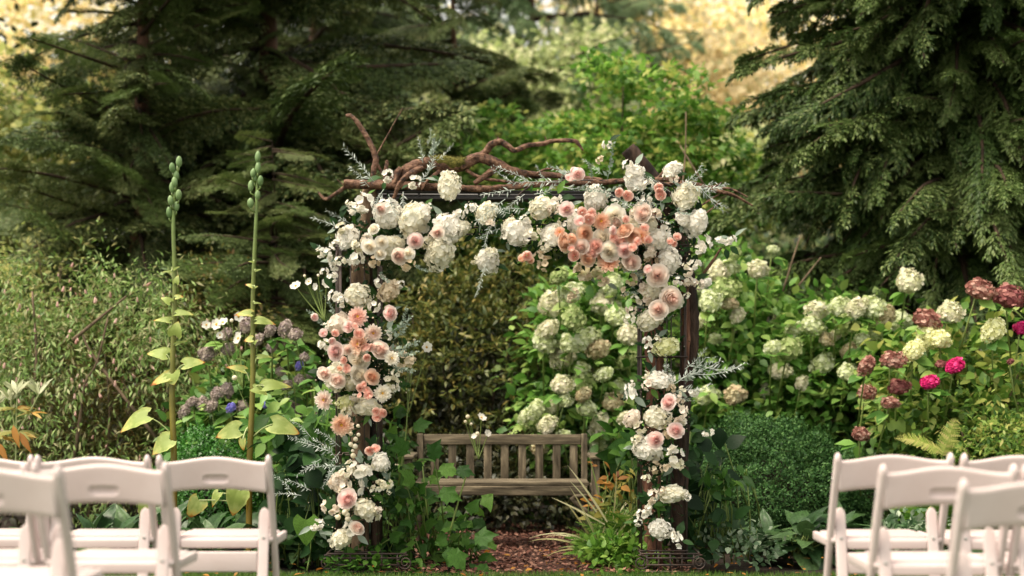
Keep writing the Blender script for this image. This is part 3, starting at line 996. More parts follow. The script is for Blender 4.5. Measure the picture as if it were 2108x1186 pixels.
# ------------------------------------------------------------------ broadleaf trees
def leaf_tree(name, label, cat, px, D, zc, rad, n, size, mat, T, seed, K=60, cs=.3, group=None, trunk=True, singles=0, flat=.4, trunk_mat='twig', shell=(.4, 1), limbs=9, down=.3):
    rng = np.random.default_rng(seed)
    x = (px - CX) / FPX * D
    t = thing(name, label, cat, (x, D, 0), group)
    pos, ow = clump_points(rng, n, (x, D, zc), rad, K, cs, shell, flat=flat)
    R = orient(rng, len(pos), ow, .8, .7, down, 1.0, .5)
    foliage(t, 'crown', pos, R, size * rng.uniform(.7, 1.2, len(pos)), T, mat, singles=singles, seed=seed)
    if trunk:
        base = (x, D, -.1)
        top = (x + .1, D, zc * .55)
        tb = [tube([base, (x + .04, D, zc * .3), top], [.1 * rad[0] * .5, .07 * rad[0] * .5, .05 * rad[0] * .5], 8, sub=4, rough=.2, seed=seed)]
        tubes_obj('trunk', tb, M[trunk_mat], t)
        for q in range(limbs):
            d = norm(rng.normal(size=3) * np.array([1, .7, .4]) + np.array([0, -.2, .5]))
            tip = np.array([x, D, zc]) + d * np.array(rad) * rng.uniform(.55, .9)
            mid = (np.array(top) + tip) / 2 + rng.normal(size=3) * .08
            tubes_obj('limb', [tube([top, mid, tip], [.035 * rad[0] * .5, .02 * rad[0] * .5, .006], 6, sub=4)], M[trunk_mat], t)
    return t

MAPLE = T_lobed(5, .5, -.1)
leaf_tree('maple_tree', 'bright green maple rising behind the right half of the arch', 'maple tree', 1345, 14.0, 2.95, (.98, .9, 1.05), 8200, .085, M['maple'], MAPLE, 61, 70, .15, singles=300, flat=.3)
leaf_tree('maple_tree', 'low green maple with loose branches directly above the driftwood', 'maple tree', 1075, 15.0, 2.75, (.85, .9, .95), 5200, .085, M['maple'], MAPLE, 62, 50, .15, singles=200, flat=.3)
leaf_tree('maple_tree', 'green leafy tree between the arch and the cypress', 'maple tree', 1545, 16.0, 1.6, (.7, .8, 1.1), 3400, .08, M['wood_green'], MAPLE, 63, 60, .18, singles=0, flat=.4)
# golden background trees
gold = [
    (1400, 36, 8.0, (2.6, 2.5, 3.2), 'gold', 'pale golden tree glowing at the top right of centre'),
    (1560, 34, 6.2, (2.6, 2.5, 4.2), 'gold', 'sunlit golden tree just left of the large cypress'),
    (1760, 38, 6.5, (3.2, 2.5, 4.2), 'gold', 'golden tree seen through the gaps of the cypress'),
    (2020, 36, 6.0, (3.4, 2.5, 4.6), 'gold', 'yellow tree glimpsed at the upper right edge'),
    (1490, 27, 4.3, (1.7, 1.5, 3.2), 'tan', 'tan autumn tree behind the bright green maple'),
    (60, 30, 6.8, (2.8, 2.0, 3.4), 'gold', 'sunlit golden tree in the upper left corner'),
    (1160, 23, 5.0, (1.0, 1.2, 1.5), 'palegreen', 'soft light green tree above the middle of the arch'),
    (1000, 21, 4.4, (1.1, 1.2, 1.3), 'palegreen', 'soft light green tree behind the tip of the driftwood'),
    (1500, 22, 3.4, (.8, 1.2, 1.3), 'palegreen', 'soft light green tree between the maple and the cypress'),
    (10, 17, 3.2, (1.2, 1.2, 1.3), 'limebush', 'yellow green tree low at the left edge behind the fir'),
    (1280, 44, 9.5, (4.2, 2.5, 5.0), 'tan', 'tall pale tan tree closing the sky gap above the arch'),
    (1640, 46, 9.5, (4.6, 2.5, 5.5), 'gold', 'tall pale golden tree farthest back at the top right'),
    (20, 42, 9.5, (4.4, 2.5, 5.0), 'gold', 'tall pale golden tree farthest back at the upper left'),
    (330, 33, 6.5, (3.0, 2.0, 3.5), 'limebush', 'yellow green tree glinting through the left conifers'),
]
for i, (px_, D_, zc, rad, mt, lab) in enumerate(gold):
    leaf_tree('background_tree', lab, 'tree', px_, D_, zc, rad, 5200, .2 if D_ > 25 else .12, M[mt], T_simple(.75), 70 + i, 75, .36 if D_ > 25 else .22, group='distant autumn trees', flat=.7, limbs=6)
wood = [
    (1000, 34, 3.0, (4.0, 2.5, 3.6), 'dark green tree low behind the centre of the garden'),
    (1250, 42, 5.0, (4.5, 2.5, 6.0), 'hazy green tree far behind the maples'),
    (560, 22, 3.0, (4.2, 1.6, 4.2), 'dark green tree filling the gap behind the tall conifer'),
    (180, 20, 2.6, (3.0, 1.6, 3.0), 'dark green tree low behind the left conifers'),
    (1600, 24, 2.0, (3.0, 1.6, 2.6), 'dark green tree low between the maple and the cypress'),
    (2050, 18, 2.4, (2.4, 1.2, 2.6), 'dark green tree low behind the cypress'),
    (640, 27, 6.6, (2.6, 1.5, 2.6), 'dark green tree high behind the bare reddish trunk'),
    (800, 19, 1.6, (2.0, 1.2, 2.0), 'dark green tree low behind the arch'),
]
for i, (px_, D_, zc, rad, lab) in enumerate(wood):
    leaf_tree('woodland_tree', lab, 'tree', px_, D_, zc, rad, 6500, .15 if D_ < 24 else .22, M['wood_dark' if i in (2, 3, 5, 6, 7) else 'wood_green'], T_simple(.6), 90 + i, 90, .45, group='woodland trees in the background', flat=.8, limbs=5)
# a far belt of woodland closing the horizon
rng = np.random.default_rng(8)
n = 26000
a_ = rng.uniform(-1.35, 1.35, n); dd = rng.uniform(50, 60, n)
z_ = rng.random(n) ** .8 * (7 + 2.5 * np.sin(a_ * 31) + 1.5 * np.sin(a_ * 77))
pos = np.stack([np.sin(a_) * dd, np.cos(a_) * dd, z_], 1)
R = orient(rng, n, np.tile([0, -1., .3], (n, 1)), .5, 1, .1)
V, F, r = inst(T_diamond(.8), R, pos, rng.uniform(.4, .9, n), rng)
o = link('far_woodland', mesh_from('far_woodland', V, F, M['wood_green'], rnd=r)); tag(o, 'far off green woodland closing the view behind the garden', 'woodland', kind='stuff')


# ------------------------------------------------------------------ shrubs
def shrub(name, label, cat, px, D, z, rad, n, size, mat, T, seed, K=60, cs=.12, group=None, singles=0, flat=.6, shell=(.6, 1), dark=None, ndark=0, lump=.25, down=.2, stems=10, stem_mat='greystem', upn=1.0, outw=1.0, x=None, smooth=False):
    rng = np.random.default_rng(seed)
    x = (px - CX) / FPX * D if x is None else x
    t = thing(name, label, cat, (x, D, 0), group)
    pos, ow = clump_points(rng, n, (x, D, z), rad, K, cs, shell, lump, flat, hemi=(0, -.7, .7))
    R = orient(rng, len(pos), ow, outw, .6, down, upn, .45)
    foliage(t, 'foliage', pos, R, size * rng.uniform(.7, 1.2, len(pos)), T, M[mat], singles=singles, seed=seed, smooth=smooth)
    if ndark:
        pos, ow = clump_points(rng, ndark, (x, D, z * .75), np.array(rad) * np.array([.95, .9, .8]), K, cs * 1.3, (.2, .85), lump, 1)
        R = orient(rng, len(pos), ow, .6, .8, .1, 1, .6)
        foliage(t, 'inner_foliage', pos, R, size * rng.uniform(.7, 1.2, len(pos)), T, M[dark or mat], seed=seed + 1)  # darker leaf copy puts the inner shade into the colour
    if stems:
        tips = [(x + rng.uniform(-.7, .7) * rad[0], D + rng.uniform(-.6, .5) * rad[1], z + rng.uniform(.1, .8) * rad[2]) for _ in range(stems)]
        for tb in rand_tubes(rng, (x, D, -.03), tips, .014, .004):
            tubes_obj('stem', [tb], M[stem_mat], t)
    return t


OV, OVS, SIM, DIA = T_ovate(.62), T_ovate(.45), T_simple(.5), T_diamond(.5)
# pink-belled drooping shrub on the left
def pink_shrub():
    px, D = 190, 11.2
    rng = np.random.default_rng(101)
    x = (px - CX) / FPX * D
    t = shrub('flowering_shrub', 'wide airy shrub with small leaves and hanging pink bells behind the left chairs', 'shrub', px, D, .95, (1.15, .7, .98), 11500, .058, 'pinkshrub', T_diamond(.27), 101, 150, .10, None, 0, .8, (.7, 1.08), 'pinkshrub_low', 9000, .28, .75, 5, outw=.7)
    # hanging bells
    tb = tube([(0, 0, 0), (0, 0, -.35), (0, 0, -.75), (0, 0, -1)], [.10, .2, .26, .30], 7)
    bell = mesh_from('pink_bell', tb[0], tb[1], M['pinkbell'], rnd=tb[2], smooth=True)
    for i in range(230):
        d = norm(np.array([rng.normal(), -abs(rng.normal()) * .8 - .2, rng.normal() * .8 + .1]))
        p = np.array([x, D, .95]) + d * np.array([1.18, .78, .98]) * rng.uniform(.93, 1.03)
        if p[2] < .3: continue
        link('pink_bell', bell, t, loc=(p - np.array(t.location)), rot=(rng.normal() * .3, rng.normal() * .3, 0), scale=rng.uniform(.018, .042))
    for pts in ([(150, 960), (165, 860), (175, 790), (200, 745), (222, 655)], [(60, 900), (75, 740), (66, 600)], [(320, 900), (200, 745), (170, 690)], [(150, 700), (260, 610)]):
        tubes_obj('stem', [tube([P(a, b, D - .55) for a, b in pts], list(np.linspace(.014, .006, len(pts))), 6, sub=4, rough=.2)], M['greystem'], t)
pink_shrub()
shrub('leafy_shrub', 'shrub with small olive leaves beside the first seed stalk, behind it', 'shrub', 420, 11.9, .95, (.55, .5, 1.0), 5200, .045, 'pinkshrub_low', DIA, 103, 80, .09, stems=4, down=.5)
shrub('leafy_shrub', 'pale green shrub at the left edge above the spear-leaved plant', 'shrub', 10, 12.8, 1.2, (.8, .5, 1.1), 4500, .06, 'limebush', DIA, 104, 80, .12, stems=4)
# dark rhododendron behind the bench
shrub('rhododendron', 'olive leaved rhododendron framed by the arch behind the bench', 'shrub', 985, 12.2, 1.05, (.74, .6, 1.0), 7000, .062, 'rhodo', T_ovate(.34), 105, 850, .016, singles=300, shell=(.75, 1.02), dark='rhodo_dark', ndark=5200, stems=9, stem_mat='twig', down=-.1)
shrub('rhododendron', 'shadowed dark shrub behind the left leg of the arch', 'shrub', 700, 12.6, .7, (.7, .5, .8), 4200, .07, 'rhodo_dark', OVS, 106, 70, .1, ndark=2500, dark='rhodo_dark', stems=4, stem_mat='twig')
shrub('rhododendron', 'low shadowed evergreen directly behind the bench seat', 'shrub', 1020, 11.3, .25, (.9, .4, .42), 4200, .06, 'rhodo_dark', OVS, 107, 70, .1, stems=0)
for i, (px_, D_) in enumerate([(900, 12.3), (1035, 12.15), (860, 11.9)]):
    rng = np.random.default_rng(110 + i)
# box balls
def box_ball(label, px, D, z, rad, n, mat, seed, size):
    rng = np.random.default_rng(seed)
    x = (px - CX) / FPX * D
    t = thing('boxwood_shrub', label, 'shrub', (x, D, 0))
    d = norm(rng.normal(size=(n, 3)))
    q = np.array([mnoise.noise(Vector(v * 2.6)) for v in d[:n]])
    q2 = np.array([mnoise.noise(Vector(v * 8)) for v in d[:n]])
    f = 1 + .20 * q + .16 * q2 - np.abs(rng.normal(size=n)) * .13 + (rng.random(n) < .03) * rng.random(n) * .10
    pos = np.array([x, D, z]) + d * np.array(rad) * f[:, None]
    R = frames(rng.normal(size=(n, 3)) + d * .5 + np.array([0, 0, .5]), norm(d + np.array([0, 0, .5]) + rng.normal(size=(n, 3)) * .5))
    foliage(t, 'foliage', pos, R, size * rng.uniform(.7, 1.2, n), T_diamond(.6), M[mat], seed=seed)
    sv = []
    o = link('dark_core_ball', ball_mesh('dark_core_ball', M['soil'], 24, 14), t, loc=(0, 0, z), scale=(rad[0] * 1.05, rad[1] * 1.05, rad[2] * 1.05))  # solid dark ball added as core to keep the leaf gaps dark
    return t
box_ball('rounded dark green boxwood ball behind the right leg of the arch', 1582, 10.4, .26, (.64, .55, .56), 70000, 'box', 120, .022)
box_ball('rounded bright green small-leaved bush behind the two seed stalks', 455, 10.0, .35, (.42, .4, .42), 22000, 'box_bright', 121, .024)
box_ball('shadowed dark boxwood mound low beside the hostas at right', 1760, 10.7, .15, (.4, .4, .45), 16000, 'box', 122, .022)

# hydrangea shrubs
def heads_for(t, lst, D, rng, kind='hyd', dj=.25, wide=1.0):
    base = np.array(t.location)
    for (px, py, s, mat) in lst:
        DD = D + rng.uniform(-dj, dj)
        d = norm(np.array([rng.normal() * .35, -1, .75 + rng.normal() * .2]))
        flat_ = mat in ('dusty', 'wine')
        k_ = 1.0 if flat_ else .88 if mat in ('magenta', 'mauve', 'bluepetal') else 1.14
        k_ *= rng.uniform(.86, 1.16)
        o = place_bloom(t, kind, mat, px, py, s * k_, DD, rng, d=d, h=s * k_ * rng.uniform(.8, 1.1) * (.78 if flat_ else 1))
        p = P(px, py, DD)
        b = p + np.array([rng.normal() * .05, .22, -.4])
        b[2] = max(b[2], 0.02)
        tubes_obj('flower_stem', [tube([p + np.array([0, .02, -.01]), (p + b) / 2 + np.array([0, .03, -.02]), b], [.005, .006, .007], 5)], M['stem'], t)
        # a collar of leaves under the head
        for k in range(3):
            a_ = rng.uniform(0, 6.28)
            dd = norm(np.array([math.cos(a_), math.sin(a_) * .6 - .2, rng.uniform(-.5, .1)]))
            R = frames(dd[None], np.array([[0, -.3, 1.]]) + rng.normal(size=(1, 3)) * .25)[0] * rng.uniform(.09, .14)
            q = p + np.array([0, .05, -.06]) + dd * .02
            m4 = Matrix(np.vstack([np.column_stack([R, q - base]), [0, 0, 0, 1]]).tolist())
            link('leaf', HYL[int(rng.integers(0, 3))], t, mat4=m4)
HYL = leaf_variants(T_ovate(.62), M['hyd_leaf'], 'leaf', smooth=True)
rng = np.random.default_rng(130)
lime1 = [(1119,702,44),(1177,657,44),(1162,728,44),(1180,707,40),(1129,677,32),(1210,695,36),(1233,718,36),(1195,760,28),(1195,788,44),(1154,793,36),(1104,842,30),(1139,836,32),(1162,824,28),(1200,814,26),(1207,842,34),(1093,874,32),(1126,877,30),(1081,857,24),(1235,872,32),(1230,915,42),(1260,829,38),(1273,798,28),(1291,743,36),(1240,626,46),(1265,652,40),(1134,629,46),(1175,606,36),(1215,560,38),(1260,585,38),(1150,570,34),(1290,690,34),(1245,770,30),(1285,860,30),(1160,900,26),(1110,925,26),(1076,1036,30),(985,1030,24)]
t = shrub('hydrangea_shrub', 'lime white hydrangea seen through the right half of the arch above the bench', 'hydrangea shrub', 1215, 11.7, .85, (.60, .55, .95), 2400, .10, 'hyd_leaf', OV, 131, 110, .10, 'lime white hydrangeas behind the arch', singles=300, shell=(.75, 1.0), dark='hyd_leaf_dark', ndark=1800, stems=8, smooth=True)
heads_for(t, [(a_, b_, c_ * 1.08, ['lime', 'limegreen', 'limepale', 'lime', 'limepale', 'lime', 'limebrown'][i % 7]) for i, (a_, b_, c_) in enumerate(lime1)], 11.12, rng)
lime2 = [(1560,556,38),(1501,552,30),(1491,598,50),(1459,623,40),(1518,649,30),(1531,742,38),(1514,815,36),(1581,813,42),(1457,815,36),(1514,522,22),(1590,514,20),(1475,560,34),(1440,590,34),(1500,625,36),(1440,660,30),(1470,700,26)]
t = shrub('hydrangea_shrub', 'loose hydrangea with arching stems just right of the arch', 'hydrangea shrub', 1490, 11.8, .95, (.55, .5, .95), 2600, .095, 'hyd_leaf', OV, 132, 110, .10, 'lime white hydrangeas behind the arch', singles=300, shell=(.75, 1.0), dark='hyd_leaf_dark', ndark=1800, stems=12, smooth=True)
heads_for(t, [(a_, b_, c_ * 1.08, ['limepale', 'lime', 'limegreen', 'lime', 'limepale', 'lime', 'limebrown'][i % 7]) for i, (a_, b_, c_) in enumerate(lime2)], 11.22, rng)
for pts in ([(1612, 600), (1630, 540), (1648, 485)], [(1635, 600), (1690, 530)], [(1490, 720), (1510, 680), (1550, 630)], [(1545, 715), (1555, 650)], [(1388, 520), (1396, 450), (1410, 330), (1412, 230)], [(1455, 390), (1400, 300)]):
    tubes_obj('stem', [tube([P(a, b, 11.5) for a, b in pts], list(np.linspace(.009, .004, len(pts))), 6, sub=3, rough=.2)], M['greystem'], t)
lime3 = [(1670,670,44),(1680,642,38),(1742,657,46),(1725,632,38),(1763,636,36),(1792,636,44),(1822,649,34),(1853,661,40),(1868,581,46),(1623,718,46),(1590,714,30),(1604,765,40),(1695,748,36),(1750,725,40),(1742,767,32),(1718,691,26),(1800,691,30),(1636,682,34),(1650,790,22),(1775,700,26),(1700,700,24)]
t = shrub('hydrangea_shrub', 'lime white hydrangea covered in heads between the arch and the dusty red hydrangea', 'hydrangea shrub', 1730, 11.6, .75, (.68, .5, .88), 2800, .095, 'hyd_leaf', OV, 133, 110, .10, 'lime white hydrangeas behind the arch', singles=300, shell=(.75, 1.0), dark='hyd_leaf_dark', ndark=2000, stems=8, smooth=True)
heads_for(t, [(a_, b_, c_ * 1.08, ['lime', 'limepale', 'limegreen', 'lime', 'limepale', 'lime', 'limebrown'][i % 7]) for i, (a_, b_, c_) in enumerate(lime3)], 11.02, rng)
red = [(2014,596,56,'dusty'),(2073,611,60,'wine'),(1908,659,56,'dusty'),(1784,752,50,'dusty'),(1834,742,50,'dusty'),(1862,735,34,'dusty'),(1847,798,56,'wine'),(1782,809,44,'dusty'),(1832,830,36,'dusty'),(1771,895,38,'dusty'),(2102,676,38,'magenta'),(1912,788,38,'magenta'),(1965,754,36,'magenta'),(2080,745,18,'wine'),(1935,750,22,'wine'),(1952,645,40,'limepale'),(1910,687,46,'yellowcream'),(1881,720,44,'yellowcream'),(2045,678,46,'yellowcream'),(1935,700,34,'yellowcream')]
t = shrub('hydrangea_shrub', 'tall hydrangea with dusty red and magenta heads at the right edge', 'hydrangea shrub', 1985, 10.5, .66, (.62, .45, .78), 2600, .095, 'yg_leaf', OV, 134, 110, .09, None, singles=300, shell=(.7, 1.0), dark='hyd_leaf_dark', ndark=1800, stems=9, smooth=True)
heads_for(t, red, 9.95, rng, dj=.15)
shrub('leafy_shrub', 'yellow green fine-leaved shrub at the right edge behind the chairs', 'shrub', 2060, 9.9, .42, (.45, .35, .5), 3800, .05, 'yg_leaf', T_diamond(.4), 135, 70, .09, stems=6, stem_mat='greystem', dark='hyd_leaf_dark', ndark=1200)
mauve = [(506,672,36),(556,679,34),(587,674,32),(597,700,36),(465,690,30),(425,730,34),(470,720,28),(530,700,30),(465,806,38),(415,831,36),(380,846,36),(435,836,34),(445,812,30),(600,847,42),(642,864,34),(606,690,30),(640,772,28),(615,782,30),(590,792,26),(500,838,30),(395,828,28),(560,715,26),(575,765,24),(625,735,26),(545,790,24)]
t = shrub('hydrangea_shrub', 'hydrangea with faded mauve heads left of the arch', 'hydrangea shrub', 540, 10.6, .55, (.52, .4, .62), 2200, .095, 'hyd_leaf_dark', OV, 136, 90, .09, None, singles=300, shell=(.7, 1.0), dark='hyd_leaf_dark', ndark=1500, stems=8, smooth=True)
heads_for(t, [(a_, b_, c_, 'mauve') for a_, b_, c_ in mauve] + [(549, 831, 28, 'bluepetal'), (475, 839, 24, 'bluepetal'), (616, 752, 22, 'bluepetal'), (590, 797, 16, 'bluepetal')], 10.05, rng, dj=.12)
# dark undergrowth that fills the borders
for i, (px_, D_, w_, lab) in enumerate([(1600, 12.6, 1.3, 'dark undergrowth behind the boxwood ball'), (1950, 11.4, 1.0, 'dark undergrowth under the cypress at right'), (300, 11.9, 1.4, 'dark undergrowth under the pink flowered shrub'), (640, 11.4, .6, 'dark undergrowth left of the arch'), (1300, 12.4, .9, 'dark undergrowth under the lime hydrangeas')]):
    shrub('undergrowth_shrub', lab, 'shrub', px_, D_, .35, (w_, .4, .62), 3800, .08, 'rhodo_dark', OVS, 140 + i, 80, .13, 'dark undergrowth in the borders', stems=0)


# ------------------------------------------------------------------ ground plants
def rosette(name, label, cat, px, D, n, L, mat, T, seed, elev=(15, 60), z0=0.02, group=None, leafname='leaf', spread=.10, petiole=True, smooth=True, stem='stem', x=None, bendseed=0, azr=None, pet=(.3, .7)):
    rng = np.random.default_rng(seed)
    x = (px - CX) / FPX * D if x is None else x
    t = thing(name, label, cat, (x, D, 0), group)
    vs = leaf_variants(T, M[mat], leafname, smooth=smooth)
    st = []
    for i in range(n):
        az = rng.uniform(0, 6.28) if azr is None else math.radians(rng.uniform(*azr))
        f = (i + .5) / n
        el = math.radians(elev[1] + (elev[0] - elev[1]) * f + rng.uniform(-8, 8))
        pl = L * rng.uniform(*pet)
        d = np.array([math.sin(az) * math.cos(el), -math.cos(az) * math.cos(el), math.sin(el)])
        b = np.array([rng.normal() * spread * .3, rng.normal() * spread * .3, z0])
        p = b + d * pl
        d2 = norm(d + np.array([0, 0, -.55]) + rng.normal(size=3) * .1)
        R = frames(d2[None], norm(np.array([d[0] * -.2, d[1] * -.2 - .25, 1.])[None] + rng.normal(size=(1, 3)) * .15))[0] * L * rng.uniform(.42, .72)
        m4 = Matrix(np.vstack([np.column_stack([R, p]), [0, 0, 0, 1]]).tolist())
        link(leafname, vs[int(rng.integers(0, 3))], t, mat4=m4)
        if petiole: st.append(tube([b, b + d * pl * .5 + np.array([0, 0, .01]), p + d2 * L * .05], [.005, .004, .003], 5))
    if st:
        V, F, r = merge(st)
        link('petioles', mesh_from('petioles', V, F, M[stem], rnd=r, smooth=True), t)['kind'] = 'stuff'
    return t

HOSTA = T_heart(.62, 1, -.35, .03)
rng = np.random.default_rng(150)
hl = [(195, 9.1, 34, .30, 'hosta clump seen through the back of the second chair from left'), (275, 9.3, 34, .30, 'hosta clump between the two nearest left chairs, behind their seats'),
      (430, 9.2, 34, .27, 'blue green hosta clump seen under the back of the rightmost left chair'), (525, 9.25, 34, .27, 'hosta clump beside the outer post of the rightmost left chair'),
      (605, 9.3, 32, .27, 'dark hosta clump between the left chairs and the arch foot'), (100, 9.3, 28, .28, 'hosta clump at the far left behind the chairs'), (350, 9.5, 30, .28, 'hosta clump at the foot of the first seed stalk')]
for i, (px_, D_, n_, L_, lab) in enumerate(hl):
    rosette('hosta_plant', lab, 'hosta', px_, D_, n_, L_, 'hosta', HOSTA, 151 + i, (10, 85), group='hostas along the border')
hr = [(1650, 9.4, 40, .31, 'large blue green hosta in front of the boxwood ball'), (1725, 9.7, 34, .30, 'hosta clump partly behind the front right chair'), (1830, 9.5, 34, .28, 'hosta clump seen through the back of the front right chair'), (1560, 9.6, 30, .24, 'shaded hosta clump at the left foot of the boxwood ball'), (2040, 9.5, 32, .28, 'hosta clump at the far right behind the chairs')]
for i, (px_, D_, n_, L_, lab) in enumerate(hr):
    rosette('hosta_plant', lab, 'hosta', px_, D_, n_, L_, 'hosta', HOSTA, 171 + i, (10, 75), group='hostas along the border')
def mound(name, label, cat, px, D, z, rad, n, size, mat, T, seed, group=None, singles=0):
    return shrub(name, label, cat, px, D, z, rad, n, size, mat, T, seed, 40, .05, group, singles, .4, (.6, 1), stems=0, down=-.1, smooth=True)
mound('variegated_plant', 'low variegated ground plant right of the arch foot', 'ground plant', 1520, 9.1, .05, (.20, .18, .16), 320, .045, 'varieg', OV, 180, singles=200)
mound('variegated_plant', 'low variegated ground plant seen through the front right chair', 'ground plant', 1880, 9.2, .10, (.25, .2, .18), 320, .045, 'varieg', OV, 181, singles=200)
mound('low_green_plant', 'low leafy green plant spilling onto the bark path', 'ground plant', 1262, 8.95, .03, (.15, .25, .14), 420, .05, 'fern', OV, 182, singles=260)
mound('low_green_plant', 'dark low leaves spilling over the scroll foot of the left arch leg', 'ground plant', 745, 8.72, .0, (.26, .10, .12), 300, .05, 'broad', OV, 184, singles=220)
mound('low_green_plant', 'low green leaves round the scroll foot of the right arch leg', 'ground plant', 1300, 8.95, .03, (.2, .2, .12), 380, .045, 'fern', OV, 183, singles=220)

# broad leaved plant round the left foot of the arch
def leafy_stems(label, region, n, mat, seed, D=(8.6, 9.2), size=(.09, .16), T=None, name='broadleaf_plant', cat='leafy plant', px=830, singles=300, face=.6):
    rng = np.random.default_rng(seed)
    Dm = sum(D) / 2
    t = thing(name, label, cat, ((px - CX) / FPX * Dm, Dm, 0))
    vs = leaf_variants(T, M[mat], 'leaf', smooth=False)
    base = np.array(t.location)
    k = 0
    st = []
    while k < n:
        a_ = rng.uniform(0, 1); i = int(rng.integers(0, len(region)))
        cx, cy, rx, ry = region[i]
        px_, py_ = cx + rng.normal() * rx, cy + rng.normal() * ry
        DD = rng.uniform(*D)
        p = P(px_, py_, DD)
        if p[2] < .01: continue
        d = norm(np.array([rng.normal(), -abs(rng.normal()) * .7, rng.normal() * .7 - .15]))
        R = frames(d[None], norm(np.array([0, -face, .8])[None] + rng.normal(size=(1, 3)) * .35))[0] * rng.uniform(*size)
        m4 = Matrix(np.vstack([np.column_stack([R, p - base]), [0, 0, 0, 1]]).tolist())
        link('leaf', vs[int(rng.integers(0, 3))], t, mat4=m4)
        if rng.random() < .35:
            b = np.array([p[0] + rng.normal() * .08, p[1] + .15, max(0, p[2] - rng.uniform(.2, .6))])
            st.append(tube([p - base, (p + b) / 2 - base + rng.normal(size=3) * .02, b - base], [.003, .004, .005], 5))
        k += 1
    V, F, r = merge(st)
    link('stalks', mesh_from('stalks', V, F, M['stem'], rnd=r, smooth=True), t)['kind'] = 'stuff'
    return t
LOB = T_lobed(5, .74, -.16, 1.0, 3)
LOB3 = T_lobed(3, .66, -.12, .95, 5)
t = leafy_stems('bright broad-leaved plant with lobed leaves reaching from the left arch foot over the bench end', [(812, 930, 16, 40), (850, 1020, 32, 30), (900, 1090, 45, 32), (925, 1140, 38, 22), (800, 1090, 40, 50), (850, 1140, 60, 30)], 298, 'broad', 190, (8.75, 9.3), (.055, .115), LOB3, px=860)
for (a_, b_, v_, s_) in [(885, 945, (.4, .8), 54), (905, 960, (1, -.35), 52), (940, 965, (.9, -.25), 46), (852, 1000, (-.2, .3), 56), (905, 1010, (.8, -.3), 58), (975, 1110, (.7, .2), 60), (930, 1130, (.4, -.6), 64), (990, 1160, (.3, -.8), 60), (850, 880, (.9, .3), 48), (830, 940, (-.2, .8), 56)]:
    oriented(t, 'leaf', leaf_variants(LOB, M['broad'], 'leaf')[0], a_, b_, 8.7, (v_[0], v_[1], .2), s_ * .9, up=(rng.normal() * .3, -1, .6))
for pts in ([(820, 1000), (835, 900), (838, 850)], [(925, 1100), (950, 1010), (965, 965)], [(880, 1060), (870, 960)]):
    tubes_obj('stalk', [tube([P(a, b, 8.75) for a, b in pts], [.006, .005, .003], 6, sub=3)], M['stem'], t)
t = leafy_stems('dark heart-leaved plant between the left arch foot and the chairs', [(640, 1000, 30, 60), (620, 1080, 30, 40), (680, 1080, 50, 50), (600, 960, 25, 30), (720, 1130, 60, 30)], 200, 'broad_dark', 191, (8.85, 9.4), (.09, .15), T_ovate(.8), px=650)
leafy_stems('green leafy plant with pale new leaves left of the arch foot', [(640, 900, 35, 30), (600, 930, 30, 30), (660, 950, 25, 40)], 110, 'broad', 192, (9.3, 9.7), (.09, .14), T_ovate(.75), px=620)
HEART = T_heart(.98, 3, -.15, .02)
t = thing('heart_leaf_plant', 'single large round green leaf hanging left of the lowest flowers', 'leafy plant', P(632, 1175, 8.72))
hm = mesh_from('leaf', HEART[0], HEART[1], M['broad'], rnd=np.zeros(len(HEART[0])), g=HEART[2], smooth=True)
oriented(t, 'leaf', hm, 630, 1070, 8.70, (0, -1, .1), 54, up=(0, -1, .3))
tubes_obj('stalk', [tube([P(630, 1072, 8.72), P(640, 1120, 8.8), P(632, 1175, 8.75)], [.003, .004, .005], 6, sub=3)], M['stem'], t)
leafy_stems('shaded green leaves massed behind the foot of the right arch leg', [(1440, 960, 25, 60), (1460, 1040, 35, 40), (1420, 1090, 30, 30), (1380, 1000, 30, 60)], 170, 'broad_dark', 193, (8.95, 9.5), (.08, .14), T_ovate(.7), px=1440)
leafy_stems('bright green oval leaves in tiers right of the arch leg', [(1470, 965, 18, 12), (1500, 980, 25, 12), (1480, 1000, 20, 10)], 34, 'broad', 194, (8.9, 9.1), (.07, .12), T_ovate(.45), px=1470, face=.3)
leafy_stems('large leaved hydrangea shoot between the bench end and the right arch leg', [(1275, 900, 14, 10), (1290, 915, 18, 12), (1285, 940, 14, 12), (1300, 890, 14, 14)], 26, 'broad', 195, (9.5, 9.8), (.12, .19), T_ovate(.6), px=1285, face=.4)
leafy_stems('green leaves tucked below the faded mauve hydrangea', [(480, 910, 60, 25), (600, 890, 40, 30), (560, 850, 30, 25), (660, 830, 30, 40)], 120, 'hyd_leaf', 196, (9.7, 10.0), (.08, .13), T_ovate(.6), px=560)


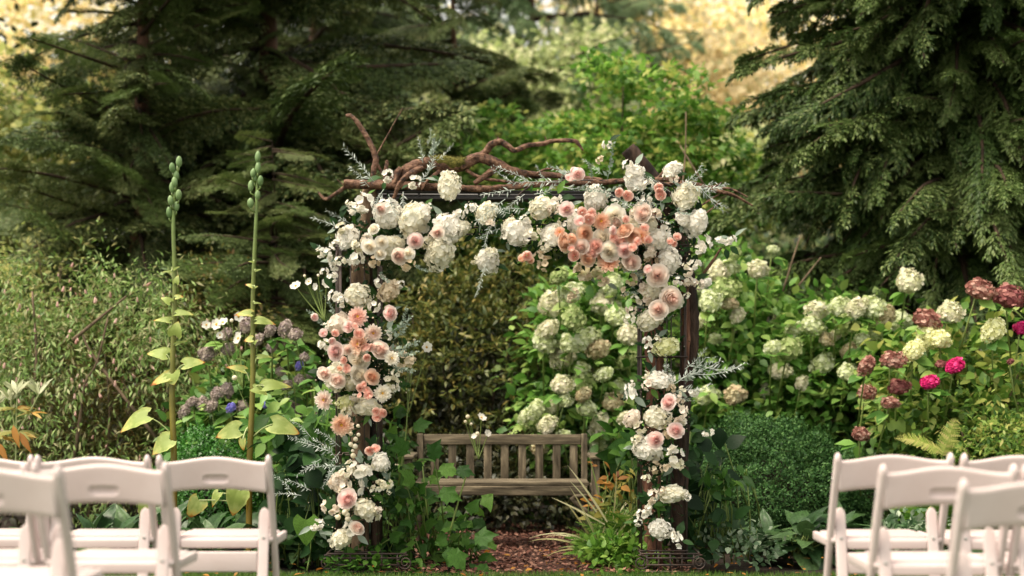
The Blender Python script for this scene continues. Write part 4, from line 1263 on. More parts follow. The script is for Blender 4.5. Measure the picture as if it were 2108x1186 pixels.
# ferns
def frond_mesh(name, seed, mat, n=26, w=.36, curve=.5, wid=.13):
    rng = np.random.default_rng(seed)
    t = np.linspace(.1, 1, n)
    f = lambda q: np.stack([0 * q, q * (1 - .12 * curve * q), .35 * curve * q - curve * .75 * q * q], -1)
    parts = [tube(f(np.linspace(0, 1, 8)), list(np.linspace(.010, .003, 8)), 4)]
    prof = w * np.sin(np.pi * (t * .86 + .12)) ** .8
    for s in (1, -1):
        d = np.stack([np.full(n, s * 1.0), np.full(n, .38), -.15 + 0 * t], 1) + rng.normal(size=(n, 3)) * .06
        # pinna: toothed leaflet
        k = 5
        V = [(0, 0, 0)]; F = []
        V, F = [], []
        for i in range(k):
            y0 = i / k
            wv = wid * (1 - y0 * .8)
            b = len(V)
            V += [(0, y0, 0), (wv, y0 + .16, .02), (0, y0 + 1.15 / k, 0), (-wv, y0 + .16, .02)]
            F.append((b, b + 1, b + 2, b + 3))
        Rm = frames(d, np.array([0, 0, 1.]) + rng.normal(size=(n, 3)) * .12)
        parts.append(inst((np.array(V), [np.array(F)]), Rm, f(t), prof * rng.uniform(.9, 1.08, n), rng))
    V, F, r = merge(parts)
    return mesh_from(name, V, F, mat, rnd=r)
FR = [frond_mesh('frond', 400 + i, M['fern'], curve=.35 + .25 * i) for i in range(3)]
FRY = [frond_mesh('frond', 410 + i, M['fern_yellow'], n=30, w=.24, curve=.2 + .35 * i, wid=.16) for i in range(2)]
def fern(label, px, D, n, L, seed, z0=.03, meshes=FR, elev=(15, 60), azr=None):
    rng = np.random.default_rng(seed)
    t = thing('fern', label, 'fern', ((px - CX) / FPX * D, D, 0))
    for i in range(n):
        az = math.radians(360 * i / n + rng.uniform(-15, 15)) if azr is None else math.radians(rng.uniform(*azr))
        el = math.radians(rng.uniform(*elev))
        d = np.array([math.sin(az) * math.cos(el), -math.cos(az) * math.cos(el), math.sin(el)])
        R = frames(d[None], np.array([[0, -.15, 1.]]))[0] * L * rng.uniform(.75, 1.1)
        m4 = Matrix(np.vstack([np.column_stack([R, [0, 0, z0]]), [0, 0, 0, 1]]).tolist())
        link('frond', meshes[int(rng.integers(0, len(meshes)))], t, mat4=m4)
    return t
fern('green fern at the inner side of the right arch leg beside the bark path', 1265, 9.15, 15, .34, 201)
fern('small bright fern at the edge of the bark path near the lawn', 1238, 8.98, 13, .24, 202)
fern('fern with leaning fronds between the strap-leaved plant and the right arch leg', 1300, 9.3, 13, .40, 203, elev=(30, 75))
fern('fern under the right hydrangea seen between the right chairs', 1950, 9.8, 14, .5, 204, elev=(35, 75))
fern('fern behind the far right chairs', 2060, 9.9, 14, .5, 205, elev=(35, 75))
t = thing('yellowing_fern', 'yellow green fern with one upright and one arching frond behind the front right chair', 'fern', P(1937, 1020, 9.6))
oriented(t, 'frond', FRY[0], 1937, 945, 9.45, (.38, 1, .0), 92, up=(0, -1, .2))
oriented(t, 'frond', FRY[1], 1945, 935, 9.5, (-1, .55, .0), 110, up=(-.1, -.6, 1))
tubes_obj('stalk', [tube([P(1937, 1020, 9.6), P(1938, 980, 9.52), P(1938, 943, 9.45)], [.006, .005, .004], 6)], M['stem_pale'], t)

def blade_mesh(name, seed, mat, w=.045, bend=.5):
    V, Q = [], []
    n = 9
    for j in range(n):
        t = j / (n - 1)
        ww = w * (1 - t ** 3) * (.6 + .4 * min(1, t * 4)) / 2
        y, z = t * (1 - .25 * bend * t * t), -bend * t * t * .6
        V += [(-ww, y, z + .3 * ww), (0, y, z), (ww, y, z + .3 * ww)]
    for j in range(n - 1):
        for k in range(2):
            a_ = j * 3 + k
            Q.append((a_, a_ + 1, a_ + 4, a_ + 3))
    return mesh_from(name, np.array(V), np.array(Q), mat, rnd=np.full(len(V), .0), smooth=True)
ST = [blade_mesh('strap_leaf', i, M['strap'], .05, .2 + .45 * i) for i in range(3)]
def strap_plant(label, px, D, n, L, seed, elev=(25, 80)):
    rng = np.random.default_rng(seed)
    t = thing('strap_leaf_plant', label, 'leafy plant', ((px - CX) / FPX * D, D, 0))
    for i in range(n):
        az = rng.uniform(0, 6.28); el = math.radians(rng.uniform(*elev))
        d = np.array([math.sin(az) * math.cos(el), -math.cos(az) * math.cos(el), math.sin(el)])
        R = frames(d[None], np.array([[rng.normal() * .2, -.4, 1.]]))[0] * L * rng.uniform(.6, 1.15)
        m4 = Matrix(np.vstack([np.column_stack([R, [rng.normal() * .02, rng.normal() * .02, .02]]), [0, 0, 0, 1]]).tolist())
        link('strap_leaf', ST[int(rng.integers(0, 3))], t, mat4=m4)
    return t
t = strap_plant('straw yellow strap-leaved plant between the bench end and the right arch leg', 1240, 9.25, 34, .46, 210)
for (a_, b_, v_, s_) in [(1250, 1075, (-.62, 1), 150), (1245, 1080, (-.95, .55), 130), (1240, 1070, (-.75, 1), 110), (1262, 1070, (.1, 1), 110), (1232, 1020, (-.2, 1), 90)]:
    oriented(t, 'strap_leaf', ST[0], a_, b_, 9.1, (v_[0], v_[1], .1), s_, up=(.3, -1, .4), s3=(.7, 1, 1))
t = leafy_stems('orange brown withering leaves on a stem by the bench end', [(1235, 950, 12, 12), (1262, 985, 14, 18), (1255, 1015, 18, 10), (1225, 1040, 10, 10), (1290, 1010, 14, 20)], 26, 'orange_leaf', 211, (9.1, 9.35), (.04, .08), T_ovate(.5), px=1255)
leafy_stems('gold green withering leaves near the inner side of the right arch leg', [(1290, 990, 16, 18), (1270, 1030, 18, 18), (1320, 1040, 16, 24), (1250, 1060, 18, 12)], 60, 'olive_tips', 212, (9.1, 9.4), (.05, .10), T_ovate(.4), px=1285)

# spear-leaved plant at left
def spear_plant():
    rng = np.random.default_rng(215)
    D = 9.6
    t = thing('spear_leaf_plant', 'plant with upright pale spear-shaped leaves and orange lower leaves at the left edge', 'leafy plant', P(30, 1120, D))
    vs = {k: leaf_variants(T_ovate(.22, .04), M[k], 'leaf', smooth=True) for k in ('spear', 'spear_low', 'orange_leaf')}
    for (cx, cy, n, L, dn, k, e0) in [(35, 812, 13, 44, 0, 'spear', .8), (80, 812, 10, 42, 0, 'spear', .8), (-5, 835, 9, 42, 0, 'spear', .7), (22, 825, 8, 40, 0, 'spear', .6),
                                  (35, 842, 12, 40, 1, 'spear_low', -.1), (65, 850, 8, 34, 1, 'spear_low', -.1), (32, 890, 12, 52, 1, 'spear_low', -.25), (-8, 900, 8, 46, 1, 'spear_low', -.2)]:
        for i in range(n):
            a_ = 2 * math.pi * i / n + rng.uniform(-.3, .3)
            d = (math.cos(a_) * (.75 if not dn else 1), e0 + rng.uniform(-.2, .3) if dn else e0 + rng.uniform(-.1, .4), math.sin(a_) * .7)
            oriented(t, 'leaf', vs[k][i % 3], cx, cy, D + rng.uniform(-.05, .05), d, L * rng.uniform(.8, 1.1), up=(0, -.6 if not dn else -.5, .8))
    for (a_, b_, dx) in [(55, 905, .55), (42, 890, .3), (10, 925, .5)]:
        oriented(t, 'leaf', leaf_variants(T_ovate(.3, .05), M['orange_leaf'], 'leaf', smooth=True)[0], a_ - 15, b_ - 15, D - .1, (dx, -.8, .3), 52)
    for pts in ([(32, 1000), (33, 893), (35, 812)], [(33, 893), (60, 850), (80, 812)], [(30, 930), (0, 870), (-5, 835)], [(33, 893), (25, 850), (22, 825)]):
        tubes_obj('stem', [tube([P(a, b, D + .02) for a, b in pts], [.006, .005, .004], 6, sub=3)], M['stem_pale'], t)
spear_plant()


# giant lily seed stalks
CAP = None
def capsule_mesh():
    V, Q = [], []
    seg, rings = 12, 9
    for j in range(rings + 1):
        t = j / rings
        rr = .27 * (math.sin(math.pi * min(max(t, .02), .98))) ** .42
        for k in range(seg):
            a_ = 2 * math.pi * k / seg
            r = rr * (1 + .07 * math.cos(6 * a_))
            V.append((math.cos(a_) * r, math.sin(a_) * r, t))
    for j in range(rings):
        for k in range(seg):
            Q.append((j * seg + k, j * seg + (k + 1) % seg, (j + 1) * seg + (k + 1) % seg, (j + 1) * seg + k))
    return mesh_from('seed_capsule', V, np.array(Q), M['capsule'], rnd=np.zeros(len(V)), smooth=True)
CAP = capsule_mesh()
LL = [T_heart(.80, s, -.25 - .15 * s, .12) for s in range(4)]
LM = {}
def lily_leaf(i, mat):
    if (i, mat) not in LM:
        LM[i, mat] = mesh_from('leaf', LL[i][0], LL[i][1], M[mat], rnd=np.zeros(len(LL[i][0])), g=LL[i][2], smooth=True)
    return LM[i, mat]
def lily(label, D, stem, rad, caps, leaves, seed):
    rng = np.random.default_rng(seed)
    b = P(stem[0][0], stem[0][1], D)
    t = thing('seed_stalk_plant', label, 'seed stalk', (b[0], D, 0), 'tall lily seed stalks')
    tubes_obj('stalk', [tube([P(a, c, D) for a, c in stem], rad, 10, sub=5, rough=.05)], M['lily_stem'], t)
    for (a, c) in caps:
        p = P(a, c + 11, D - .01 + rng.uniform(-.015, .015))
        link('seed_capsule', CAP, t, loc=p - np.array(t.location), rot=(rng.normal() * .06, rng.normal() * .08, rng.uniform(0, 6)), scale=(.064 * rng.uniform(.9, 1.1), .064, .064 * rng.uniform(.85, 1.1)))
        # short stalk to the main stem
        sx = np.interp(c, [q[1] for q in stem[::-1]], [q[0] for q in stem[::-1]])
        tubes_obj('capsule_stalk', [tube([p + np.array([0, 0, .002]), p + np.array([0, 0, -.012]), P(sx, c + 22, D)], [.006, .005, .006], 5)], M['lily_stem'], t)
    for (sx, sy, lx, ly, tx, ty, mat, sz) in leaves:
        # petiole from (sx,sy) on the stalk to leaf base (lx,ly); the blade points at (tx,ty)
        dz = rng.uniform(-.08, .0)
        p0, p1 = P(sx, sy, D), P(lx, ly, D + dz)
        if (sx, sy) != (lx, ly):
            tubes_obj('petiole', [tube([p0, (p0 + p1) / 2 + np.array([0, 0, .012]), p1], [.005, .004, .004], 6, sub=3)], M['stem_pale'], t)
        L = math.hypot(tx - lx, ty - ly)
        oriented(t, 'leaf', lily_leaf(int(rng.integers(0, 4)), mat), lx, ly, D + dz, (tx - lx, -(ty - ly), L * rng.uniform(.1, .5)), L * .78, up=(rng.normal() * .45, -.9, .55), s3=(sz, 1, 1))
lily('tall seed stalk at left with green capsules above yellowing leaves', 9.0, [(357, 1175), (358, 945), (354, 800), (360, 600), (357, 450), (366, 338)], [.020, .019, .017, .0135, .011, .006],
     [(368,334),(356,345),(363,361),(354,386),(368,401),(352,412),(363,424),(349,438),(360,375)],
     [(358,560,358,555,373,546,'lily_green',.6),(357,558,352,560,331,555,'lily_green',.5),(358,590,362,583,364,562,'lily_green',1.2),(358,626,350,622,330,606,'lily_green',1.2),(358,618,362,612,380,606,'lily_brown',1),
      (358,650,364,645,404,636,'lily_green',.7),(357,665,349,660,311,647,'lily',.6),(358,690,360,690,366,655,'lily_green',1.5),(357,715,363,708,386,697,'lily_green',.5),(352,748,342,730,294,714,'lily_green',1.0),
      (360,770,380,750,425,732,'lily',1.0),(357,778,356,774,296,781,'lily_brown',.8),(357,800,354,770,358,800,'lily_green',2.4),(350,890,302,857,225,880,'lily',.9),(352,930,349,905,300,935,'lily',1.2),(359,1050,300,1030,292,1085,'lily_green',.8)], 220)
lily('tall seed stalk with green capsules just left of the arch', 9.1, [(512, 1175), (514, 945), (520, 800), (521, 600), (528, 430), (530, 330)], [.019, .018, .016, .013, .010, .0055],
     [(530,324),(530,346),(520,355),(536,372),(516,383),(530,401),(516,417),(524,365)],
     [(524,540,522,540,508,536,'lily_green',.6),(524,560,526,558,541,552,'lily_green',.6),(522,592,520,590,502,580,'lily_brown',.8),(522,592,525,592,533,588,'lily',.9),(521,625,524,624,541,621,'lily_green',.5),
      (520,645,516,645,476,637,'lily_brown',.7),(521,665,530,660,571,656,'lily',.8),(520,700,519,698,497,700,'lily_brown',1.3),(520,712,524,708,530,695,'lily_green',.9),(524,750,532,735,562,727,'lily_green',.6),
      (514,785,502,762,459,745,'lily_brown',.6),(517,815,522,800,560,812,'lily_green',.9),(520,800,545,795,602,778,'lily_green',.8),(508,920,490,885,430,890,'lily',1.1),(510,880,500,905,498,935,'lily_brown',1),
      (522,898,562,873,630,882,'lily',1.0),(514,1030,492,1010,465,1072,'lily',1.2),(514,1030,450,1015,425,1040,'lily',1.1),(514,1040,410,1030,385,1075,'lily_brown',1.2)], 221)


# ------------------------------------------------------------------ free-standing anemones
def anemone_plant(label, D, flowers, base, seed, leaves=True):
    rng = np.random.default_rng(seed)
    bx = P(base[0], base[1], D)
    t = thing('anemone_plant', label, 'anemone', (bx[0], D, 0), 'white anemones among the shrubs')
    for (px, py, s) in flowers:
        if s > 11:
            place_bloom(t, 'ane', 'white', px, py, s * 1.1, D, rng, .5, .3)
        else:
            link('flower_bud', MESH['berry'], t, loc=P(px, py, D) - np.array(t.location), scale=s * D / FPX)
        p = P(px, py + 1, D + .01)
        m = P(px * .6 + base[0] * .4, py * .55 + base[1] * .45, D + .03)
        tubes_obj('flower_stem', [tube([p, m, bx], [.0022, .0028, .0035], 5, sub=4)], M['stem'], t)
anemone_plant('white anemones on wiry stems left of the arch, above the mauve hydrangea', 9.9, [(425,669,18),(446,668,24),(459,664,22),(491,652,20),(453,690,15),(491,697,26),(477,660,8)], (500, 800), 230)
anemone_plant('white anemone buds and flowers reaching left from the upper left of the arch', 8.75, [(609,589,22),(636,580,15),(650,590,14),(672,584,20),(655,567,6),(627,568,6)], (668, 660), 231)
anemone_plant('white anemone on a long stem against the dark shrub inside the arch', 8.9, [(878,715,22),(841,708,10),(853,700,6)], (838, 860), 232)
anemone_plant('small white anemones nodding over the back of the bench', 9.6, [(991,860,20),(963,858,9),(1004,892,14),(977,898,13),(983,893,9),(958,868,6),(970,873,6)], (985, 945), 233)
anemone_plant('pale anemone bud beside the second seed stalk', 9.7, [(483,778,11)], (520, 860), 234)


# ------------------------------------------------------------------ the arch
AD = 8.82
def arch():
    t = thing('wedding_arch', 'rustic arch of bark logs and wrought iron cages carrying white and peach flowers', 'arch', (P(1050, 0, AD)[0], AD, 0))
    # logs
    tubes_obj('left_log', [tube([P(738, 1150, AD + .04), P(742, 900, AD + .04), P(736, 700, AD + .05), P(742, 560, AD + .04), P(748, 450, AD + .05), P(768, 376, AD + .05)], [.055, .05, .046, .05, .045, .042], 14, sub=10, rough=.28, seed=1)], M['pale_bark'], t)
    tubes_obj('slim_log', [tube([P(772, 1150, AD + .06), P(768, 900, AD + .06), P(765, 700, AD + .07), P(762, 520, AD + .08), P(775, 400, AD + .08)], [.02, .018, .018, .016, .014], 8, sub=8, rough=.3, seed=2)], M['dark_bark'], t)
    tubes_obj('outer_right_log', [tube([P(1398, 1150, AD + .10), P(1400, 950, AD + .10), P(1412, 780, AD + .10), P(1422, 690, AD + .10), P(1418, 600, AD + .10), P(1402, 500, AD + .10), P(1380, 430, AD + .10), P(1340, 365, AD + .08), P(1292, 306, AD + .06)], [.045, .045, .042, .046, .046, .044, .045, .048, .044], 14, sub=10, rough=.26, seed=3)], M['dark_bark'], t)
    tubes_obj('inner_right_log', [tube([P(1345, 1160, AD + .06), P(1343, 950, AD + .06), P(1350, 800, AD + .06), P(1346, 690, AD + .06), P(1356, 560, AD + .06), P(1350, 440, AD + .08)], [.052, .05, .054, .05, .045, .04], 14, sub=10, rough=.34, seed=4)], M['red_bark'], t)
    tubes_obj('bark_strip', [tube([P(1409, 800, AD + .03), P(1412, 700, AD + .03), P(1411, 620, AD + .03), P(1404, 560, AD + .03)], [.018, .024, .024, .018], 10, sub=8, rough=.3, seed=5)], M['red_bark'], t)
    e = P(1291, 305, AD + .057)
    # iron cages
    def cage(x0, x1, ytop, ybot, tops):
        w = (x1 - x0) / FPX * AD
        yf, yb = AD - .10, AD - .10 + w
        zt, zb = P(0, ytop, AD)[2], P(0, ybot, AD)[2]
        xa, xb = P(x0, 0, AD)[0], P(x1, 0, AD)[0]
        for i in range(4):
            xx = xa + (xb - xa) * i / 3
            for yy in (yf, yb):
                tubes_obj('iron_rod', [tube([(xx, yy, zb), (xx + random.uniform(-.004, .004), yy, (zb + zt) / 2), (xx, yy, zt)], .0048 if i in (0, 3) else .0036, 6)], M['iron'], t)
        for yy in (yf + w / 3, yf + w * 2 / 3):
            for xx in (xa, xb):
                tubes_obj('iron_rod', [tube([(xx, yy, zb), (xx, yy, zt)], .0036, 6)], M['iron'], t)
        for yy in tops:
            z = P(0, yy, AD)[2]
            e_ = .008
            q = [(xa - e_, yf - e_, z), (xb + e_, yf - e_, z), (xb + e_, yb + e_, z), (xa - e_, yb + e_, z), (xa - e_, yf - e_, z)]
            tb = [tube([q[k], q[k + 1]], .0045, 6) for k in range(4)]
            tubes_obj('iron_ring', tb, M['iron'], t)
        return xa, xb, yf, yb
    L = cage(697, 782, 492, 1150, (492, 512, 532, 545, 720, 935, 1132))
    Rr = cage(1318, 1408, 508, 1150, (508, 520, 530, 735, 1130))
    # scroll feet
    def scroll(cx, cz, y, s, r=.045):
        pts = []
        for k in range(26):
            a_ = k / 25 * 3.6 * math.pi
            rr = r * (1 - .72 * k / 25)
            pts.append((cx + s * rr * math.cos(a_ + 1.2), y, cz + rr * math.sin(a_ + 1.2)))
        return tube(pts, .0048, 5)
    for (x0, x1) in ((668, 850), (1303, 1445)):
        for yy in (AD - .16, AD + .2):
            xa, xb = P(x0 + 12, 0, AD)[0], P(x1 - 12, 0, AD)[0]
            for z in (.012, .05, .088, .112):
                ins = 0 if z in (.012, .112) else .03
                tubes_obj('iron_bar', [tube([(xa + ins, yy, z + .0), (xb - ins, yy, z + .0)], .0055, 6)], M['iron'], t)
            for k in range(5):
                xx = xa + (xb - xa) * (k + .5) / 5
                tubes_obj('iron_bar', [tube([(xx, yy, .012), (xx, yy, .112)], .0045, 6)], M['iron'], t)
            tubes_obj('iron_scroll', [scroll(xa, .062, yy, -1)], M['iron'], t)
            tubes_obj('iron_scroll', [scroll(xb, .062, yy, 1)], M['iron'], t)
        for z in (.012, .112):
            for xx in (P(x0 + 12, 0, AD)[0], P(x1 - 12, 0, AD)[0]):
                tubes_obj('iron_bar', [tube([(xx, AD - .16, z), (xx, AD + .2, z)], .0055, 6)], M['iron'], t)
    # iron beam
    for (y0, y1, d, r) in ((394, 396, .0, .009), (408, 409, .0, .012), (396, 398, .22, .010), (411, 412, .22, .010), (402, 403, .11, .012)):
        tubes_obj('iron_beam', [tube([P(775, y0, AD + d), P(1050, (y0 + y1) / 2 + 1, AD + d), P(1375, y1, AD + d)], r, 8)], M['iron_black'], t)
    for px in range(800, 1370, 62):
        tubes_obj('iron_bar', [tube([P(px, 394, AD), P(px, 411, AD)], .006, 6)], M['iron_black'], t)
        tubes_obj('iron_bar', [tube([P(px, 402, AD), P(px, 402, AD + .22)], .005, 6)], M['iron_black'], t)
    for k, pts in enumerate([[(1060, 410), (1090, 385), (1150, 372), (1240, 372)], [(1400, 478), (1402, 420), (1385, 385), (1340, 372)], [(960, 470), (1100, 462), (1230, 470)], [(930, 484), (1060, 480), (1180, 486)]]):
        tubes_obj('iron_bow', [tube([P(a, b, AD - .03) for a, b in pts], .005, 6, sub=5)], M['iron'], t)
    return t
arch()

def branch(label, strands, D=AD, name='driftwood_branch', mat='driftwood', moss=None):
    """strands: list of (points, radii px)"""
    x, y, z = P(strands[0][0][0][0], strands[0][0][0][1], D)
    t = thing(name, label, 'branch', (x, y, z), 'driftwood laid over the arch')
    for i, (pts, r) in enumerate(strands):
        k = np.linspace(0, 1, len(pts))
        rr = np.interp(k, np.linspace(0, 1, len(r)), r) * D / FPX
        pp = [P(p[0], p[1], D + (p[2] if len(p) > 2 else 0)) for p in pts]
        tubes_obj('limb' if i == 0 else 'side_branch', [tube(pp, rr, 14, sub=10, rough=.30, seed=i + 3)], M[mat], t)
    if moss:
        pts, r = moss
        tb = tube([P(p[0], p[1], D - .004) for p in pts], np.array(r) * D / FPX, 16, sub=8, rough=.2, seed=9)
        tubes_obj('moss', [tb], M['moss'], t)
        rng = np.random.default_rng(77)
        c = tb[0][:-2]
        idx = rng.integers(0, len(c), 1800)
        pos = c[idx] + rng.normal(size=(1800, 3)) * .003
        pos = pos[pos[:, 2] > np.median(c[:, 2]) - .03]
        V, F, r_ = inst(T_needle(.4), frames(rng.normal(size=(len(pos), 3)) + np.array([0, 0, .8]), rng.normal(size=(len(pos), 3))), pos, rng.uniform(.006, .014, len(pos)), rng)
        link('moss_tufts', mesh_from('moss_tufts', V - np.array(t.location), F, M['moss'], rnd=r_), t)['kind'] = 'stuff'
    return t
branch('thick curving red brown branch with a mossy hump along the top of the arch',
       [([(795, 388, .03), (822, 366, .02), (845, 347, 0), (880, 335, 0), (915, 340, 0), (950, 340, 0), (985, 325, 0), (1015, 333, 0), (1050, 350, 0), (1090, 359, .02), (1150, 362, .04), (1240, 372, .05)], [11, 13, 12, 12, 13, 12.5, 12, 11, 8.5, 7, 6, 5]),
        ([(975, 328, .0), (1000, 312, .0), (1012, 298, -.02), (1030, 292, -.03), (1046, 301, -.03), (1060, 310, -.03), (1085, 300, -.02), (1118, 296, 0), (1140, 290, 0), (1180, 290, 0), (1190, 296, 0), (1200, 310, 0)], [8, 7, 7, 6.5, 6, 5.5, 5.5, 5, 4.5, 4, 4, 1.5]),
        ([(1018, 348, .0), (1000, 362, -.02), (976, 378, -.02)], [8, 6.5, 5]),
        ([(870, 345, -.03), (842, 360, -.06), (822, 380, -.08), (808, 412, -.08), (790, 420, -.08)], [6, 6, 5, 3, 1.5]),
        ([(812, 378, -.02), (818, 358, -.02), (826, 346, -.02)], [7, 8, 6]),
        ([(1030, 293, -.03), (1024, 282, -.03)], [3, 1.5]), ([(1118, 296, 0), (1124, 288, 0), (1121, 281, 0)], [2.5, 1.5, .8]),
        ([(905, 352, -.02), (880, 372, -.05), (868, 392, -.05)], [4, 3, 1.5]), ([(1100, 360, .01), (1124, 348, 0), (1150, 350, 0)], [3, 2, 1]),
        ([(960, 350, 0), (990, 366, -.02), (1030, 372, -.02), (1070, 378, -.02)], [4, 3.5, 3, 2])],
       moss=([(878, 334), (900, 333), (925, 337), (948, 337), (962, 332)], [9, 13, 14.5, 13.5, 8]))
branch('tall thin hooked driftwood branch rising from the upper left corner of the arch',
       [([(768, 372), (770, 348), (775, 330), (770, 312), (757, 285), (745, 265), (731, 247), (721, 238), (712, 239)], [5, 6, 6.5, 6, 5.5, 5, 4.5, 4, 3]),
        ([(773, 332), (782, 348), (795, 368)], [4, 3, 2]),
        ([(770, 314), (772, 303)], [3, 1.5])])
branch('long straight reddish log lying level across the arch top',
       [([(708, 378), (740, 380), (800, 380), (870, 384), (930, 386), (1000, 389), (1060, 384), (1130, 378), (1200, 376), (1260, 374), (1330, 370), (1400, 370)], [9, 9.5, 9, 8, 7, 6.5, 6.5, 6, 6, 5.5, 5, 5]),
        ([(712, 384), (692, 398), (672, 410), (662, 404), (655, 395)], [4, 3.5, 3.5, 3, 1.2]),
        ([(706, 380), (694, 370)], [1.5, .8]),
        ([(795, 372), (794, 355), (797, 330)], [6, 5, 3])], D=AD - .02)
branch('forked twigs splaying from the right end of the arch top',
       [([(1360, 382), (1420, 378), (1470, 392), (1510, 402), (1550, 424)], [6, 5.5, 4.5, 3.5, 1.5]),
        ([(1420, 380), (1462, 386), (1486, 376)], [4, 3, 1.5]),
        ([(1462, 390), (1500, 388), (1540, 406)], [3, 2.5, 1.2]),
        ([(1340, 384), (1362, 360), (1372, 342)], [5, 4, 2.5]),
        ([(1400, 442), (1440, 425), (1480, 400)], [2.5, 2, 1.2]),
        ([(1395, 455), (1450, 440), (1482, 415)], [2.5, 2, 1])], D=AD + .02)
branch('bare brown twig sticking out to the right from the arch leg',
       [([(1405, 600), (1440, 572), (1462, 545), (1485, 510)], [3.5, 3, 3, 2])], D=AD - .03)
branch('long straight thin twig crossing the dark conifer above the hooked branch',
       [([(776, 318), (800, 274), (830, 221)], [1.6, 1.3, .9])], D=AD - .01)


# ------------------------------------------------------------------ floral arrangements
def arrangement(label, blooms, regions, seed, nleaf=30, nfill=500, D=8.62, sprigs=(), sage=()):
    rng = np.random.default_rng(seed)
    cx = float(np.mean([b[2] for b in blooms])); cy = float(np.mean([b[3] for b in blooms]))
    t = thing('floral_arrangement', label, 'flower arrangement', P(cx, cy, AD - .05), 'flower arrangements on the arch')
    base = np.array(t.location)
    for b in blooms:
        kind, mat, px, py, s = b[:5]
        h = b[5] if len(b) > 5 else None
        d = D - .02
        if kind == 'hyd': d = D + .03
        elif kind == 'clu': d = D + rng.uniform(-.02, .03)
        elif kind == 'bud': d = D - .12 + rng.uniform(-.02, .02)
        elif s > 34: d = D - .075
        else: d = D - .09 + rng.uniform(-.02, .02)
        if kind == 'eye':
            link('dark_flower_eye', MESH['darkeye'], t, loc=P(px, py, D - .06) - base, scale=s * D / FPX); continue
        if kind == 'berry':
            link('round_bud', MESH['berry'], t, loc=P(px, py, D - .02) - base, scale=s * D / FPX); continue
        place_bloom(t, kind, mat, px, py, s, d, rng, .28 if kind in ('hyd',) else .38, .2, h)
    extra = [b for b in blooms if b[0] in ('hyd', 'rose')]
    for i in range(int(len(extra) * .6)):
        b = extra[int(rng.integers(0, len(extra)))]
        a_ = rng.uniform(0, 6.28)
        place_bloom(t, 'clu', ['white', 'cream', 'creampink'][i % 3], b[2] + math.cos(a_) * b[4] * .55, b[3] + math.sin(a_) * b[4] * .5, rng.uniform(15, 25), D + .0, rng, .4, .2)
    # leaves and twiggy filler between the flowers
    for i in range(nleaf):
        b = blooms[int(rng.integers(0, len(blooms)))]
        a_ = rng.uniform(0, 6.28)
        px, py = b[2] + math.cos(a_) * b[4] * .4, b[3] + math.sin(a_) * b[4] * .4
        vs = [GREENLEAF, DARKLEAF, DARKLEAF, PALELEAF][int(rng.integers(0, 4))]
        oriented(t, 'leaf', vs[i % 3], px, py, D + .05, (math.cos(a_), -math.sin(a_) * .8 - .1, rng.uniform(-.3, .5)), rng.uniform(18, 34), up=(rng.normal() * .3, -.8, .7))
    P3, O3 = [], []
    for (x0, y0, rx, ry) in regions:
        m = nfill // len(regions)
        q = np.stack([(x0 + rng.normal(size=m) * rx - CX) / FPX * (D + .1), D + .05 + rng.random(m) * .14, CH - (y0 + rng.normal(size=m) * ry - HY) / FPX * (D + .1)], 1)
        P3.append(q)
    P3 = np.concatenate(P3)
    R = frames(rng.normal(size=(len(P3), 3)) + np.array([0, -.4, 0]), rng.normal(size=(len(P3), 3)) + np.array([0, -.8, .6]))
    V, F, r = inst(T_ovate(.45), R, P3, rng.uniform(.025, .06, len(P3)), rng)
    link('filler_foliage', mesh_from('filler_foliage', V - base, F, M['broad_dark'], rnd=r), t)['kind'] = 'stuff'
    # misty filler flowers
    m = nfill // 3
    idx = rng.integers(0, len(P3), m)
    q = P3[idx] + rng.normal(size=(m, 3)) * .015 - np.array([0, .06, 0])
    R = frames(rng.normal(size=(m, 3)), rng.normal(size=(m, 3)) + np.array([0, -1, .3]))
    V, F, r = inst(T_diamond(.8), R, q, rng.uniform(.006, .014, m), rng)
    link('tiny_filler_flowers', mesh_from('tiny_filler_flowers', V - base, F, M['beige'], rnd=r), t)['kind'] = 'stuff'
    for kk, lst in (('silver', sprigs), ('sage', sage)):
        for (px, py, dx, dy, L) in lst:
            oriented(t, kk + '_sprig' if kk == 'silver' else 'grey_green_sprig', MESH[kk, int(rng.integers(0, 4))], px, py, D - .02 + rng.uniform(-.04, .04), (dx, dy, rng.uniform(-.1, .4)), L, up=(rng.normal() * .3, -1, .3))
    return t

